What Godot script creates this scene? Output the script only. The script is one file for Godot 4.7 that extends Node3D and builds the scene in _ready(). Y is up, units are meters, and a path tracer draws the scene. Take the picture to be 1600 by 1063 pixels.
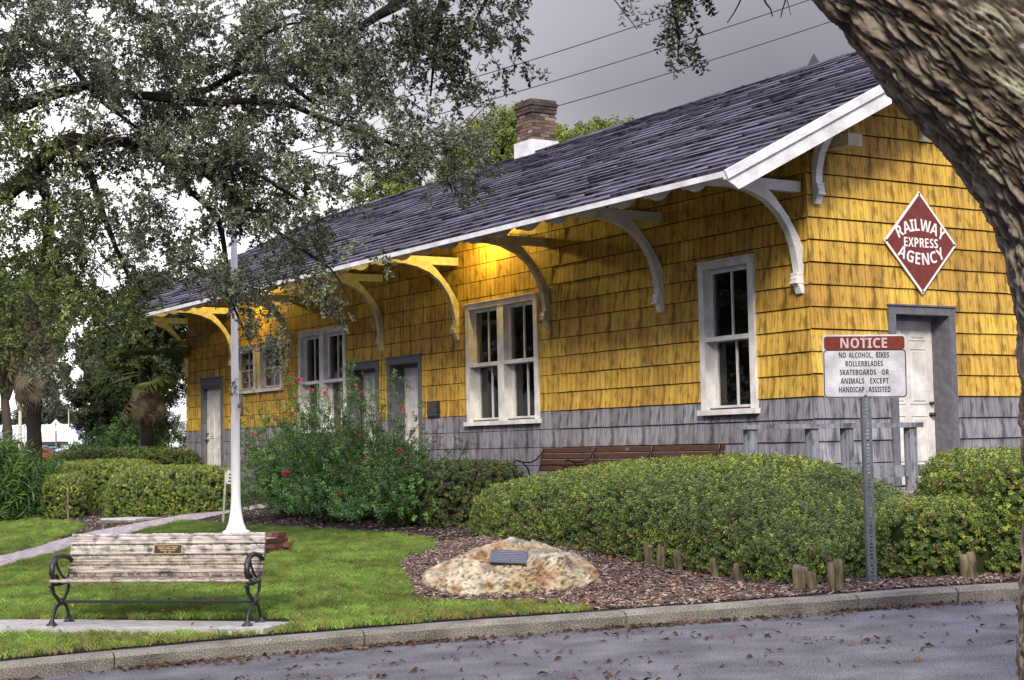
extends Node3D

# ------------------------------------------------------------------ camera maths
const CAM := Vector3(14.28911, -0.56966, 13.16982)
const F := 2496.45
const H := 0.27            # shingle course
const E_Z := 1.96          # eave line
const RIDGE_Z := -3.55
const WEST := -21.03       # far end of the depot
var cam_basis := Basis.from_euler(Vector3(deg_to_rad(3.91946), deg_to_rad(58.01426), deg_to_rad(-1.12136)))
var rng := RandomNumberGenerator.new()
var used := {}
var M := {}
var grain := FastNoiseLite.new()

func at(px: float, py: float, depth: float) -> Vector3:
	return CAM + cam_basis * (Vector3((px - 800.0) / F, -(py - 531.5) / F, -1.0) * depth)

func R(a: float, b: float) -> float:
	return rng.randf_range(a, b)

# ------------------------------------------------------------------ naming
func numbered(n: String) -> String:
	var k: int = used.get(n, 0)
	used[n] = k + 1
	return n if k == 0 else "%s_%03d" % [n, k]

func tag(o: Node, label: String, category: String, group := "") -> void:
	o.set_meta("label", label)
	o.set_meta("category", category)
	if group != "":
		o.set_meta("group", group)

func thing(n: String, where: Vector3, label: String, category: String, group := "", turn := 0.0) -> Node3D:
	var o := Node3D.new()
	o.name = numbered(n)
	add_child(o, true)
	o.position = where
	o.rotation.y = turn
	tag(o, label, category, group)
	return o

var kids := {}
func kid_name(parent: Node, n: String) -> String:
	var key := "%d/%s" % [parent.get_instance_id(), n]
	var k: int = kids.get(key, 0)
	kids[key] = k + 1
	return n if k == 0 else "%s_%03d" % [n, k]

func part(parent: Node3D, n: String, mesh: Mesh, mat: Material, xf := Transform3D.IDENTITY) -> MeshInstance3D:
	var o := MeshInstance3D.new()
	o.name = kid_name(parent, n)
	o.mesh = mesh
	o.material_override = mat
	parent.add_child(o, true)
	o.transform = xf
	return o

# a part whose mesh is given in world coordinates
func wpart(parent: Node3D, n: String, mesh: Mesh, mat: Material, xf := Transform3D.IDENTITY) -> MeshInstance3D:
	return part(parent, n, mesh, mat, parent.global_transform.affine_inverse() * xf)

func setting(n: String, mesh: Mesh, mat: Material, kind := "structure") -> MeshInstance3D:
	var o := MeshInstance3D.new()
	o.name = numbered(n)
	o.mesh = mesh
	o.material_override = mat
	add_child(o, true)
	o.set_meta("kind", kind)
	return o

func swarm(parent: Node3D, n: String, mesh: Mesh, mat: Material, xs: Array, cols: Array, world := true) -> MultiMeshInstance3D:
	var mm := MultiMesh.new()
	mm.transform_format = MultiMesh.TRANSFORM_3D
	mm.use_colors = true
	mm.mesh = mesh
	mm.instance_count = xs.size()
	for i in xs.size():
		mm.set_instance_transform(i, xs[i])
		mm.set_instance_color(i, cols[i])
	var o := MultiMeshInstance3D.new()
	o.multimesh = mm
	o.material_override = mat
	if parent == self:
		o.name = numbered(n)
	else:
		o.name = kid_name(parent, n)
	parent.add_child(o, true)
	if world and parent != self:
		o.transform = parent.global_transform.affine_inverse()
	o.set_meta("kind", "stuff")
	return o

# ------------------------------------------------------------------ mesh builder
class MB:
	var v := PackedVector3Array()
	var c := PackedColorArray()
	var i := PackedInt32Array()
	var u := PackedVector2Array()
	var col := Color.WHITE

	func tri(a: Vector3, b: Vector3, d: Vector3, out: Vector3) -> void:
		var n := v.size()
		if (b - a).cross(d - a).dot(out) > 0.0:
			v.append(a); v.append(d); v.append(b)
		else:
			v.append(a); v.append(b); v.append(d)
		for k in 3:
			c.append(col)
			i.append(n + k)

	func quad(a: Vector3, b: Vector3, d: Vector3, e: Vector3, out: Vector3) -> void:
		var n := v.size()
		v.append(a); v.append(b); v.append(d); v.append(e)
		for k in 4:
			c.append(col)
		if (b - a).cross(d - a).dot(out) > 0.0:
			i.append_array(PackedInt32Array([n, n + 2, n + 1, n, n + 3, n + 2]))
		else:
			i.append_array(PackedInt32Array([n, n + 1, n + 2, n, n + 2, n + 3]))

	func hexa(p: Array) -> void:   # 8 corners: 0-3 bottom ring, 4-7 top ring
		var m := Vector3.ZERO
		for q in p:
			m += q
		m /= 8.0
		for f in [[0, 1, 2, 3], [4, 5, 6, 7], [0, 1, 5, 4], [1, 2, 6, 5], [2, 3, 7, 6], [3, 0, 4, 7]]:
			quad(p[f[0]], p[f[1]], p[f[2]], p[f[3]], (p[f[0]] + p[f[1]] + p[f[2]] + p[f[3]]) / 4.0 - m)

	func box(lo: Vector3, hi: Vector3) -> void:
		hexa([Vector3(lo.x, lo.y, lo.z), Vector3(hi.x, lo.y, lo.z), Vector3(hi.x, lo.y, hi.z), Vector3(lo.x, lo.y, hi.z),
			Vector3(lo.x, hi.y, lo.z), Vector3(hi.x, hi.y, lo.z), Vector3(hi.x, hi.y, hi.z), Vector3(lo.x, hi.y, hi.z)])

	func obox(xf: Transform3D, lo: Vector3, hi: Vector3) -> void:
		var p := []
		for q in [Vector3(lo.x, lo.y, lo.z), Vector3(hi.x, lo.y, lo.z), Vector3(hi.x, lo.y, hi.z), Vector3(lo.x, lo.y, hi.z),
			Vector3(lo.x, hi.y, lo.z), Vector3(hi.x, hi.y, lo.z), Vector3(hi.x, hi.y, hi.z), Vector3(lo.x, hi.y, hi.z)]:
			p.append(xf * q)
		hexa(p)

	# box with chamfered long edges, along local x
	func rounded(lo: Vector3, hi: Vector3, r: float) -> void:
		var poly := PackedVector2Array([Vector2(lo.y + r, lo.z), Vector2(hi.y - r, lo.z), Vector2(hi.y, lo.z + r), Vector2(hi.y, hi.z - r),
			Vector2(hi.y - r, hi.z), Vector2(lo.y + r, hi.z), Vector2(lo.y, hi.z - r), Vector2(lo.y, lo.z + r)])
		prism(poly, lo.x, hi.x, Transform3D(Basis(Vector3(0, 1, 0), Vector3(0, 0, 1), Vector3(1, 0, 0)), Vector3.ZERO))

	# polygon in local xy, extruded from z0 to z1
	func prism(poly: PackedVector2Array, z0: float, z1: float, xf := Transform3D.IDENTITY) -> void:
		var t := Geometry2D.triangulate_polygon(poly)
		var zax := (xf.basis * Vector3(0, 0, 1))
		for k in range(0, t.size(), 3):
			var a := poly[t[k]]; var b := poly[t[k + 1]]; var d := poly[t[k + 2]]
			tri(xf * Vector3(a.x, a.y, z0), xf * Vector3(b.x, b.y, z0), xf * Vector3(d.x, d.y, z0), -zax)
			tri(xf * Vector3(a.x, a.y, z1), xf * Vector3(b.x, b.y, z1), xf * Vector3(d.x, d.y, z1), zax)
		var s := 1.0 if not Geometry2D.is_polygon_clockwise(poly) else -1.0
		for k in poly.size():
			var a := poly[k]; var b := poly[(k + 1) % poly.size()]
			var n := Vector3(b.y - a.y, a.x - b.x, 0) * s
			quad(xf * Vector3(a.x, a.y, z0), xf * Vector3(b.x, b.y, z0), xf * Vector3(b.x, b.y, z1), xf * Vector3(a.x, a.y, z1), xf.basis * n)

	# tube with shared vertices (call mesh(true) for smooth)
	func tube(pts: Array, rad: Array, sides: int, squash := 1.0) -> void:
		var n0 := v.size()
		var side := Vector3.ZERO
		for k in pts.size():
			var dir: Vector3 = (pts[mini(k + 1, pts.size() - 1)] - pts[maxi(k - 1, 0)]).normalized()
			if k == 0:
				side = dir.cross(Vector3(0.31, 0.9, 0.22)).normalized()
				if absf(dir.y) < 0.3:
					side = dir.cross(Vector3.UP).normalized()
			side = (side - dir * side.dot(dir)).normalized()
			var up := dir.cross(side)
			var r: float = rad[mini(k, rad.size() - 1)]
			for j in sides:
				var a := TAU * j / sides
				v.append(pts[k] + (side * cos(a) * squash + up * sin(a)) * r)
				c.append(col)
		for k in pts.size() - 1:
			for j in sides:
				var a := n0 + k * sides + j
				var b := n0 + k * sides + (j + 1) % sides
				i.append_array(PackedInt32Array([a, a + sides, b, b, a + sides, b + sides]))
		for e in [0, pts.size() - 1]:
			var m := v.size()
			v.append(pts[e]); c.append(col)
			for j in sides:
				var a: int = n0 + e * sides + j
				var b: int = n0 + e * sides + (j + 1) % sides
				i.append_array(PackedInt32Array([m, a, b] if e == 0 else [m, b, a]))

	func lathe(prof: Array, sides: int, where := Vector3.ZERO) -> void:   # prof: Vector2(radius, y)
		var n0 := v.size()
		for p in prof:
			for j in sides:
				var a := TAU * j / sides
				v.append(where + Vector3(cos(a) * p.x, p.y, sin(a) * p.x)); c.append(col)
		for k in prof.size() - 1:
			for j in sides:
				var a := n0 + k * sides + j
				var b := n0 + k * sides + (j + 1) % sides
				i.append_array(PackedInt32Array([a, a + sides, b, b, a + sides, b + sides]))

	func grid(nu: int, nv: int, f: Callable, wrap := false) -> void:   # f(u,v)->[pos,color]
		var n0 := v.size()
		for a in nu + 1:
			for b in nv + 1:
				var q: Array = f.call(float(a) / nu, float(b) / nv)
				v.append(q[0]); c.append(q[1])
		for a in nu:
			for b in nv:
				var k := n0 + a * (nv + 1) + b
				i.append_array(PackedInt32Array([k, k + 1, k + nv + 1, k + 1, k + nv + 2, k + nv + 1]))

	func mesh(smooth := false) -> ArrayMesh:
		var arr := []
		arr.resize(Mesh.ARRAY_MAX)
		arr[Mesh.ARRAY_VERTEX] = v
		arr[Mesh.ARRAY_COLOR] = c
		arr[Mesh.ARRAY_INDEX] = i
		if u.size() == v.size():
			arr[Mesh.ARRAY_TEX_UV] = u
		if smooth:
			var n := PackedVector3Array()
			n.resize(v.size())
			for k in range(0, i.size(), 3):
				var a := i[k]; var b := i[k + 1]; var d := i[k + 2]
				var fn := (v[d] - v[a]).cross(v[b] - v[a])
				n[a] += fn; n[b] += fn; n[d] += fn
			for k in n.size():
				n[k] = n[k].normalized() if n[k].length_squared() > 1e-20 else Vector3.UP
			arr[Mesh.ARRAY_NORMAL] = n
		var m := ArrayMesh.new()
		m.add_surface_from_arrays(Mesh.PRIMITIVE_TRIANGLES, arr)
		return m

# ------------------------------------------------------------------ materials
func lin(r: float, g: float, b: float) -> Color:
	return Color(r, g, b).linear_to_srgb()

func mat(col: Color, rough := 0.8, metal := 0.0) -> StandardMaterial3D:
	var m := StandardMaterial3D.new()
	m.albedo_color = col
	m.roughness = rough
	m.metallic = metal
	m.metallic_specular = 0.4
	return m

func tri(m: StandardMaterial3D, tex: Texture2D, per_m: Vector3, hgt: Texture2D = null, cm := 0.0) -> StandardMaterial3D:
	m.albedo_texture = tex
	m.uv1_triplanar = true
	m.uv1_world_triplanar = true
	m.uv1_scale = per_m
	m.uv1_triplanar_sharpness = 6.0
	if hgt:
		m.heightmap_enabled = true
		m.heightmap_texture = hgt
		m.heightmap_scale = cm
	return m

func field(w: int, h: int, freq: float, s: int, oct := 3) -> Image:
	var n := FastNoiseLite.new()
	n.seed = s
	n.frequency = freq
	n.fractal_octaves = oct
	n.noise_type = FastNoiseLite.TYPE_SIMPLEX_SMOOTH
	var im := n.get_seamless_image(w, h)
	im.convert(Image.FORMAT_L8)
	return im

func mixed(n: int, ims: Array, f: Callable, colour := false) -> ImageTexture:
	var d := []
	for im in ims:
		if im.get_width() != n or im.get_height() != n:
			im.resize(n, n, Image.INTERPOLATE_CUBIC)
		d.append(im.get_data())
	var out := PackedByteArray()
	out.resize(n * n * (3 if colour else 1))
	var vals := []
	vals.resize(d.size())
	for k in n * n:
		for j in d.size():
			vals[j] = d[j][k] / 255.0
		if colour:
			var q: Color = f.call(vals)
			out[k * 3] = int(clampf(q.r, 0, 1) * 255); out[k * 3 + 1] = int(clampf(q.g, 0, 1) * 255); out[k * 3 + 2] = int(clampf(q.b, 0, 1) * 255)
		else:
			out[k] = int(clampf(f.call(vals), 0, 1) * 255)
	var im := Image.create_from_data(n, n, false, Image.FORMAT_RGB8 if colour else Image.FORMAT_L8, out)
	return ImageTexture.create_from_image(im)

func materials() -> void:
	grain.seed = 4; grain.frequency = 1.0; grain.fractal_octaves = 4
	# weathered vertical grain of shakes: fine combed lines, wide streaks and mildew blotches
	var fine := field(512, 3, 0.085, 1, 3)
	var mid := field(512, 4, 0.012, 2, 2)
	var blot := field(256, 256, 0.02, 3, 4)
	var speck := field(512, 512, 0.22, 5, 2)
	var grain_tex := mixed(512, [fine, mid, blot, speck], func(a): return 1.05 - 0.30 * smoothstep(0.35, 0.8, a[0]) * (0.65 + 0.35 * smoothstep(0.3, 0.7, a[2])) - 0.12 * smoothstep(0.4, 0.8, a[1]) - 0.20 * smoothstep(0.5, 0.8, a[2]) - 0.12 * smoothstep(0.5, 0.85, a[3]))
	var grain_h := mixed(512, [fine, mid], func(a): return 0.75 * a[0] + 0.25 * a[1])
	var mottled := mixed(512, [field(512, 512, 0.012, 7, 5), field(512, 512, 0.15, 8, 2)], func(a): return 0.88 + 0.22 * (a[0] - 0.5) + 0.12 * (a[1] - 0.5))
	var fine_h := mixed(512, [field(512, 512, 0.2, 9, 3)], func(a): return a[0])
	var chips := mixed(512, [field(512, 512, 0.03, 10, 4), field(512, 512, 0.3, 11, 2)], func(a): return 1.0 - 0.25 * smoothstep(0.45, 0.9, a[0]) - 0.06 * a[1])
	var salt := mixed(512, [field(512, 512, 0.45, 12, 1), field(512, 512, 0.03, 13, 4)], func(a): return 0.30 + 0.75 * smoothstep(0.35, 0.85, a[0]) + 0.55 * (a[1] - 0.5))
	var roof_tex := mixed(512, [field(512, 64, 0.011, 14, 2), field(512, 512, 0.012, 15, 4), field(512, 512, 0.4, 16, 1)], func(a): return 1.0 - 0.45 * smoothstep(0.46, 0.60, a[0]) + 0.5 * (a[1] - 0.5) + 0.4 * (a[2] - 0.5))
	var grit := mixed(512, [field(512, 512, 0.42, 17, 2), field(512, 512, 0.008, 18, 3), field(512, 512, 0.2, 19, 2)], func(a): return 0.15 + 1.0 * a[0] + 0.3 * (a[1] - 0.5) + 0.25 * (a[2] - 0.5))
	M.grain_tex = grain_tex
	for k in 5:
		var t: float = [0.78, 0.9, 1.0, 1.1, 1.2][k]
		M["yellow%d" % k] = tri(mat(lin(0.62 * t, 0.385 * t * (0.94 + 0.03 * k), 0.070 * t), 0.72), grain_tex, Vector3(1.35, 0.6, 1.35), grain_h, 0.6)
		M["grey%d" % k] = tri(mat(lin(0.265 * t, 0.26 * t, 0.30 * t), 0.75), grain_tex, Vector3(1.35, 0.6, 1.35), grain_h, 0.6)
		var q: float = [0.76, 0.9, 1.0, 1.1, 1.22][k]
		M["roof%d" % k] = tri(mat(lin(0.074 * q, 0.069 * q, 0.106 * q), 0.62), roof_tex, Vector3(0.45, 0.45, 0.45), fine_h, 0.25)
	M.yellow_any = tri(mat(Color.WHITE, 0.72), grain_tex, Vector3(1.35, 0.6, 1.35), grain_h, 0.6)
	M.yellow_any.vertex_color_use_as_albedo = true
	M.roof_any = tri(mat(Color.WHITE, 0.62), roof_tex, Vector3(0.45, 0.45, 0.45), fine_h, 0.25)
	M.roof_any.vertex_color_use_as_albedo = true
	M.deck = tri(mat(lin(0.42, 0.22, 0.03), 0.8), grain_tex, Vector3(0.6, 1.3, 1.3))
	M.sheath = mat(lin(0.03, 0.022, 0.012), 0.9)
	M.white = tri(mat(lin(0.84, 0.85, 0.90), 0.5), mottled, Vector3(0.35, 0.35, 0.35))
	M.cream = tri(mat(lin(0.72, 0.66, 0.50), 0.6), mottled, Vector3(0.9, 0.9, 0.9))
	M.window_white = tri(mat(lin(0.84, 0.84, 0.86), 0.5), mottled, Vector3(0.4, 0.4, 0.4))
	M.grey_trim = tri(mat(lin(0.16, 0.16, 0.19), 0.6), mottled, Vector3(1.2, 1.2, 1.2))
	M.tan_trim = tri(mat(lin(0.40, 0.36, 0.31), 0.6), mottled, Vector3(1.2, 1.2, 1.2))
	M.door = tri(mat(lin(0.80, 0.78, 0.77), 0.42), mottled, Vector3(0.5, 0.5, 0.5))
	M.iron = mat(lin(0.012, 0.012, 0.016), 0.42, 0.3)
	M.iron.metallic_specular = 0.6
	M.glass = StandardMaterial3D.new()
	M.glass.albedo_color = Color(0.02, 0.025, 0.025, 0.25)
	M.glass.transparency = BaseMaterial3D.TRANSPARENCY_ALPHA
	M.glass.roughness = 0.02
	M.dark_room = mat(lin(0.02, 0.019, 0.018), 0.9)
	M.pole_white = mat(lin(0.82, 0.82, 0.86), 0.38)
	M.concrete = tri(mat(lin(0.44, 0.43, 0.42), 0.85), mottled, Vector3(0.9, 0.9, 0.9), fine_h, 0.5)
	M.kerb = tri(mat(lin(0.34, 0.32, 0.28), 0.88), grit, Vector3(0.5, 0.5, 0.5), grit, 0.5)
	M.asphalt = tri(mat(lin(0.20, 0.20, 0.222), 0.78), grit, Vector3(0.36, 0.36, 0.36), grit, 0.5)
	M.mulch = tri(mat(lin(0.085, 0.055, 0.045), 0.95), salt, Vector3(1.6, 1.6, 1.6), salt, 2.0)
	M.soil = tri(mat(lin(0.035, 0.06, 0.012), 0.95), salt, Vector3(1.2, 1.2, 1.2), salt, 2.0)
	M.path = tri(mat(lin(0.85, 0.74, 0.75), 0.85), grit, Vector3(1.4, 1.4, 1.4), salt, 0.8)
	M.timber = tri(mat(lin(0.22, 0.175, 0.105), 0.9), grain_tex, Vector3(2.0, 0.8, 2.0), grain_h, 1.0)
	M.rail = tri(mat(lin(0.24, 0.26, 0.30), 0.6), grain_tex, Vector3(0.9, 0.9, 0.9), fine_h, 0.2)
	M.slat = tri(mat(lin(0.60, 0.54, 0.50), 0.75), mixed(512, [field(6, 512, 0.06, 21, 3), field(512, 512, 0.010, 22, 5), field(24, 512, 0.15, 23, 2)], func(a): return 1.02 - 0.35 * smoothstep(0.45, 0.8, a[0]) - 0.6 * smoothstep(0.48, 0.8, a[1]) * (0.5 + 0.5 * a[2]) - 0.2 * a[2]), Vector3(1.6, 2.2, 1.6), fine_h, 0.2)
	for k in 3:
		M["slat%d" % k] = M.slat.duplicate()
		M["slat%d" % k].albedo_color = lin([0.62, 0.46, 0.28][k], [0.57, 0.40, 0.225][k], [0.53, 0.345, 0.185][k])
	M.brown_slat = tri(mat(lin(0.085, 0.037, 0.018), 0.45), mottled, Vector3(0.8, 2.5, 0.8))
	M.galv = tri(mat(lin(0.23, 0.25, 0.28), 0.45, 0.6), mottled, Vector3(2, 2, 2))
	M.red = tri(mat(lin(0.20, 0.026, 0.012), 0.22), mottled, Vector3(1.1, 1.1, 1.1))
	M.red.clearcoat_enabled = true
	M.red.clearcoat = 0.6
	M.notice_red = tri(mat(lin(0.20, 0.035, 0.018), 0.4), mottled, Vector3(2, 2, 2))
	M.enamel = mat(lin(0.75, 0.75, 0.78), 0.35)
	M.notice_letter = mat(lin(0.50, 0.42, 0.42), 0.5)
	M.notice_white = tri(mat(lin(0.70, 0.70, 0.74), 0.4), mottled, Vector3(0.7, 0.7, 0.7))
	M.black = mat(lin(0.012, 0.012, 0.012), 0.5)
	M.bronze = mat(lin(0.035, 0.028, 0.03), 0.4, 0.4)
	M.gilt = mat(lin(0.42, 0.30, 0.14), 0.4, 0.5)
	M.slate = mat(lin(0.075, 0.075, 0.10), 0.4, 0.3)
	M.wire = mat(lin(0.01, 0.01, 0.012), 0.6)
	var vc := func(rough: float, back: float) -> StandardMaterial3D:
		var m := mat(Color.WHITE, rough)
		m.vertex_color_use_as_albedo = true
		if back > 0.0:
			m.backlight_enabled = true
			m.backlight = Color(back, back, back * 0.55)
		return m
	M.leaf = vc.call(0.45, 0.5)
	M.leaf.metallic_specular = 0.5
	M.far_leaf = vc.call(0.7, 0.45)
	M.blade = vc.call(0.6, 0.6)
	M.petal = vc.call(0.55, 0.35)
	M.tint = vc.call(0.85, 0.0)
	M.bark = vc.call(0.92, 0.0)
	M.bark = tri(M.bark, mottled, Vector3(3, 3, 3), fine_h, 0.7)
	M.twig = mat(lin(0.06, 0.048, 0.042), 0.9)
	M.limb = tri(mat(lin(0.062, 0.052, 0.047), 0.95), salt, Vector3(2.5, 2.5, 2.5), salt, 1.0)
	M.rock = tri(vc.call(0.9, 0.0), mottled, Vector3(1.5, 1.5, 1.5), fine_h, 1.2)
	M.brick = tri(vc.call(0.9, 0.0), mottled, Vector3(3, 3, 3), fine_h, 0.3)

# ------------------------------------------------------------------ ground shape
func kerb_y(z: float) -> float:
	return g(kerb_x(z), z)

func base_y(z: float) -> float:
	return -1.74 - 0.06 * (clampf(z, -2.0, 14.0) - 3.0)

func g(x: float, z: float) -> float:
	var s := clampf((4.6 - x) / 6.0, 0.0, 1.0)
	return base_y(z) + 0.22 * s * s * (3.0 - 2.0 * s)

var kerb_pts := [[-60.0, 45.0], [-20.0, 24.0], [-8.0, 15.6], [-3.0, 11.2], [0.0, 8.05], [1.0, 7.1], [2.0, 6.2], [2.9, 5.42], [3.33, 5.08], [4.38, 4.46], [5.55, 3.83], [6.82, 3.2], [8.06, 2.72], [9.19, 2.36], [10.1, 2.12], [12.0, 1.72], [14.0, 1.42], [20.0, 1.0], [60.0, 0.0]]
func kerb_x(z: float) -> float:
	for k in kerb_pts.size() - 1:
		if z <= kerb_pts[k + 1][0]:
			var t: float = (z - kerb_pts[k][0]) / (kerb_pts[k + 1][0] - kerb_pts[k][0])
			return lerpf(kerb_pts[k][1], kerb_pts[k + 1][1], clampf(t, 0, 1))
	return 0.0

func zs() -> Array:
	var out := [-400.0, -200.0, -120.0, -80.0]
	var z := -60.0
	while z < 60.0:
		out.append(z)
		z += 0.2 if z > -1.0 and z < 14.0 else (1.0 if z > -12.0 and z < 24.0 else 6.0)
	out.append_array([60.0, 120.0, 250.0, 400.0])
	return out

func sheet(rows: Array, ds: Array, f: Callable) -> ArrayMesh:
	var b := MB.new()
	for z in rows:
		for d in ds:
			b.v.append(f.call(d, z)); b.c.append(Color.WHITE)
	var w := ds.size()
	for r in rows.size() - 1:
		for k in w - 1:
			var a: int = r * w + k
			b.i.append_array(PackedInt32Array([a, a + 1, a + w, a + 1, a + w + 1, a + w]))
	return b.mesh(true)

func patch(poly: PackedVector2Array, lift: float, step := 0.35) -> ArrayMesh:   # a sheet over the ground inside a polygon (x, z)
	var b := MB.new()
	var lo := poly[0]; var hi := poly[0]
	for q in poly:
		lo = lo.min(q); hi = hi.max(q)
	var x := lo.x
	while x < hi.x:
		var z := lo.y
		while z < hi.y:
			var cell := PackedVector2Array([Vector2(x, z), Vector2(x + step, z), Vector2(x + step, z + step), Vector2(x, z + step)])
			for piece in Geometry2D.intersect_polygons(poly, cell):
				var t := Geometry2D.triangulate_polygon(piece)
				for k in range(0, t.size(), 3):
					var w := []
					for j in 3:
						var q: Vector2 = piece[t[k + j]]
						w.append(Vector3(q.x, g(q.x, q.y) + lift, q.y))
					b.tri(w[0], w[1], w[2], Vector3.UP)
			z += step
		x += step
	return b.mesh()

var lawn_a: PackedVector2Array
var lawn_b: PackedVector2Array
var path_poly: PackedVector2Array

func ground() -> void:
	var land_d := [0.0, 0.17, 0.4, 0.7, 1.1, 1.6, 2.2, 3.0, 4.0, 5.0, 6.0, 8.0, 11.0, 15.0, 20.0, 30.0, 50.0, 100.0, 200.0, 420.0]
	setting("ground", sheet(zs(), land_d, func(d, z): 
		var x: float = kerb_x(z) - d
		return Vector3(x, g(x, z) - (0.15 if d < 0.1 else 0.0), z)), M.mulch)
	setting("road", sheet(zs(), [-0.05, 0.3, 0.8, 1.5, 2.5, 3.5, 5.2], func(d, z): 
		return Vector3(kerb_x(z) + d, kerb_y(z) - 0.12 + 0.02 * minf(d, 2.5), z)), M.asphalt)
	setting("verge", sheet(zs(), [5.2, 5.201, 6.0, 8.0, 12.0, 20.0, 60.0, 400.0], func(d, z): 
		return Vector3(kerb_x(z) + d, kerb_y(z) - (0.1 if d < 5.2005 else -0.03), z)), M.mulch)
	# kerb in cast sections
	var kerb := Node3D.new()
	kerb.name = "kerb"
	add_child(kerb, true)
	kerb.set_meta("kind", "structure")
	var cuts := [14.0, 11.0, 9.3, 7.5, 5.6, 3.95, 3.26, 1.4, -1.0, -5.0]
	for k in cuts.size() - 1:
		var b := MB.new()
		var z0: float = cuts[k] - 0.006; var z1: float = cuts[k + 1] + 0.006
		var n := int(ceil((z0 - z1) / 0.25))
		var prof := [Vector2(0.0, -0.16), Vector2(0.012, -0.03), Vector2(-0.02, 0.0), Vector2(-0.15, 0.005), Vector2(-0.17, -0.02), Vector2(-0.17, -0.16)]
		for s in n:
			for j in prof.size() - 1:
				var q := []
				for e in [[s, j], [s, j + 1], [s + 1, j + 1], [s + 1, j]]:
					var z: float = lerpf(z0, z1, float(e[0]) / n)
					var p: Vector2 = prof[e[1]]
					var wob: float = 0.006 * grain.get_noise_2d(z * 2.0, k)
					q.append(Vector3(kerb_x(z) + p.x + wob, kerb_y(z) + p.y + wob, z))
				b.quad(q[0], q[1], q[2], q[3], Vector3(prof[j].y - prof[j + 1].y, prof[j].x - prof[j + 1].x, 0).normalized() * -1.0 + Vector3(0, 0.4, 0))
		for z in [z0, z1]:
			var fan := []
			for p in prof:
				fan.append(Vector3(kerb_x(z) + p.x, kerb_y(z) + p.y, z))
			for j in range(1, fan.size() - 1):
				b.tri(fan[0], fan[j], fan[j + 1], Vector3(0, 0, 1 if z == z0 else -1))
		part(kerb, "kerb_section", b.mesh(), M.kerb)
	lawn_a = PackedVector2Array([Vector2(1.25, 12.6), Vector2(0.0, 12.2), Vector2(-2.7, 9.96), Vector2(-4.72, 8.36), Vector2(-6.77, 6.76), Vector2(-8.6, 5.2), Vector2(-9.6, 4.35), Vector2(-7.0, 4.35), Vector2(-5.2, 4.3), Vector2(-3.4, 4.1),
		Vector2(-1.6, 4.35), Vector2(-0.81, 4.8), Vector2(-0.5, 5.3), Vector2(0.2, 5.75), Vector2(0.87, 6.02), Vector2(1.9, 6.5), Vector2(2.5, 6.35), Vector2(3.0, 5.75), Vector2(3.54, 5.75), Vector2(3.02, 6.82), Vector2(2.54, 8.06), Vector2(2.18, 9.19), Vector2(1.94, 10.1), Vector2(1.54, 12.0), Vector2(1.45, 12.6)])
	lawn_b = PackedVector2Array([Vector2(-6.3, 8.2), Vector2(-7.3, 7.3), Vector2(-9.8, 5.95), Vector2(-11.5, 5.3), Vector2(-14.5, 5.25), Vector2(-18, 6.5), Vector2(-15, 10), Vector2(-9, 12)])
	path_poly = PackedVector2Array([Vector2(0.0, 12.2), Vector2(-2.7, 9.96), Vector2(-4.72, 8.36), Vector2(-6.77, 6.76), Vector2(-8.6, 5.2), Vector2(-10.6, 3.2), Vector2(-11.5, 1.4), Vector2(-12.4, 1.4), Vector2(-11.5, 3.6), Vector2(-9.6, 5.75), Vector2(-6.92, 7.81), Vector2(-4.9, 9.35), Vector2(-2.0, 11.8), Vector2(-0.6, 13.2)])
	setting("lawn", patch(lawn_a, 0.006), M.soil)
	setting("lawn", patch(lawn_b, 0.006), M.soil)
	setting("path", patch(path_poly, 0.012), M.path)

# ------------------------------------------------------------------ depot
var depot: Node3D

func under_roof(z: float) -> float:    # underside of the roof deck
	var d := E_Z - z if z > RIDGE_Z else z - (2.0 * RIDGE_Z - E_Z)
	return 2.38 + 0.5 * d

# openings in the front wall: x0, x1, y0, y1 (outside of casing)
var front_open := [[-2.09, -1.0, -0.18, 1.82], [-8.15, -6.0, -0.18, 1.81], [-10.95, -9.69, -1.62, 1.10], [-12.57, -11.3, -1.62, 1.09], [-14.72, -12.62, -0.18, 1.82], [-16.76, -15.53, 0.72, 1.75], [-18.08, -16.9, 0.72, 1.75], [-20.04, -18.75, -1.62, 1.16]]

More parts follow.
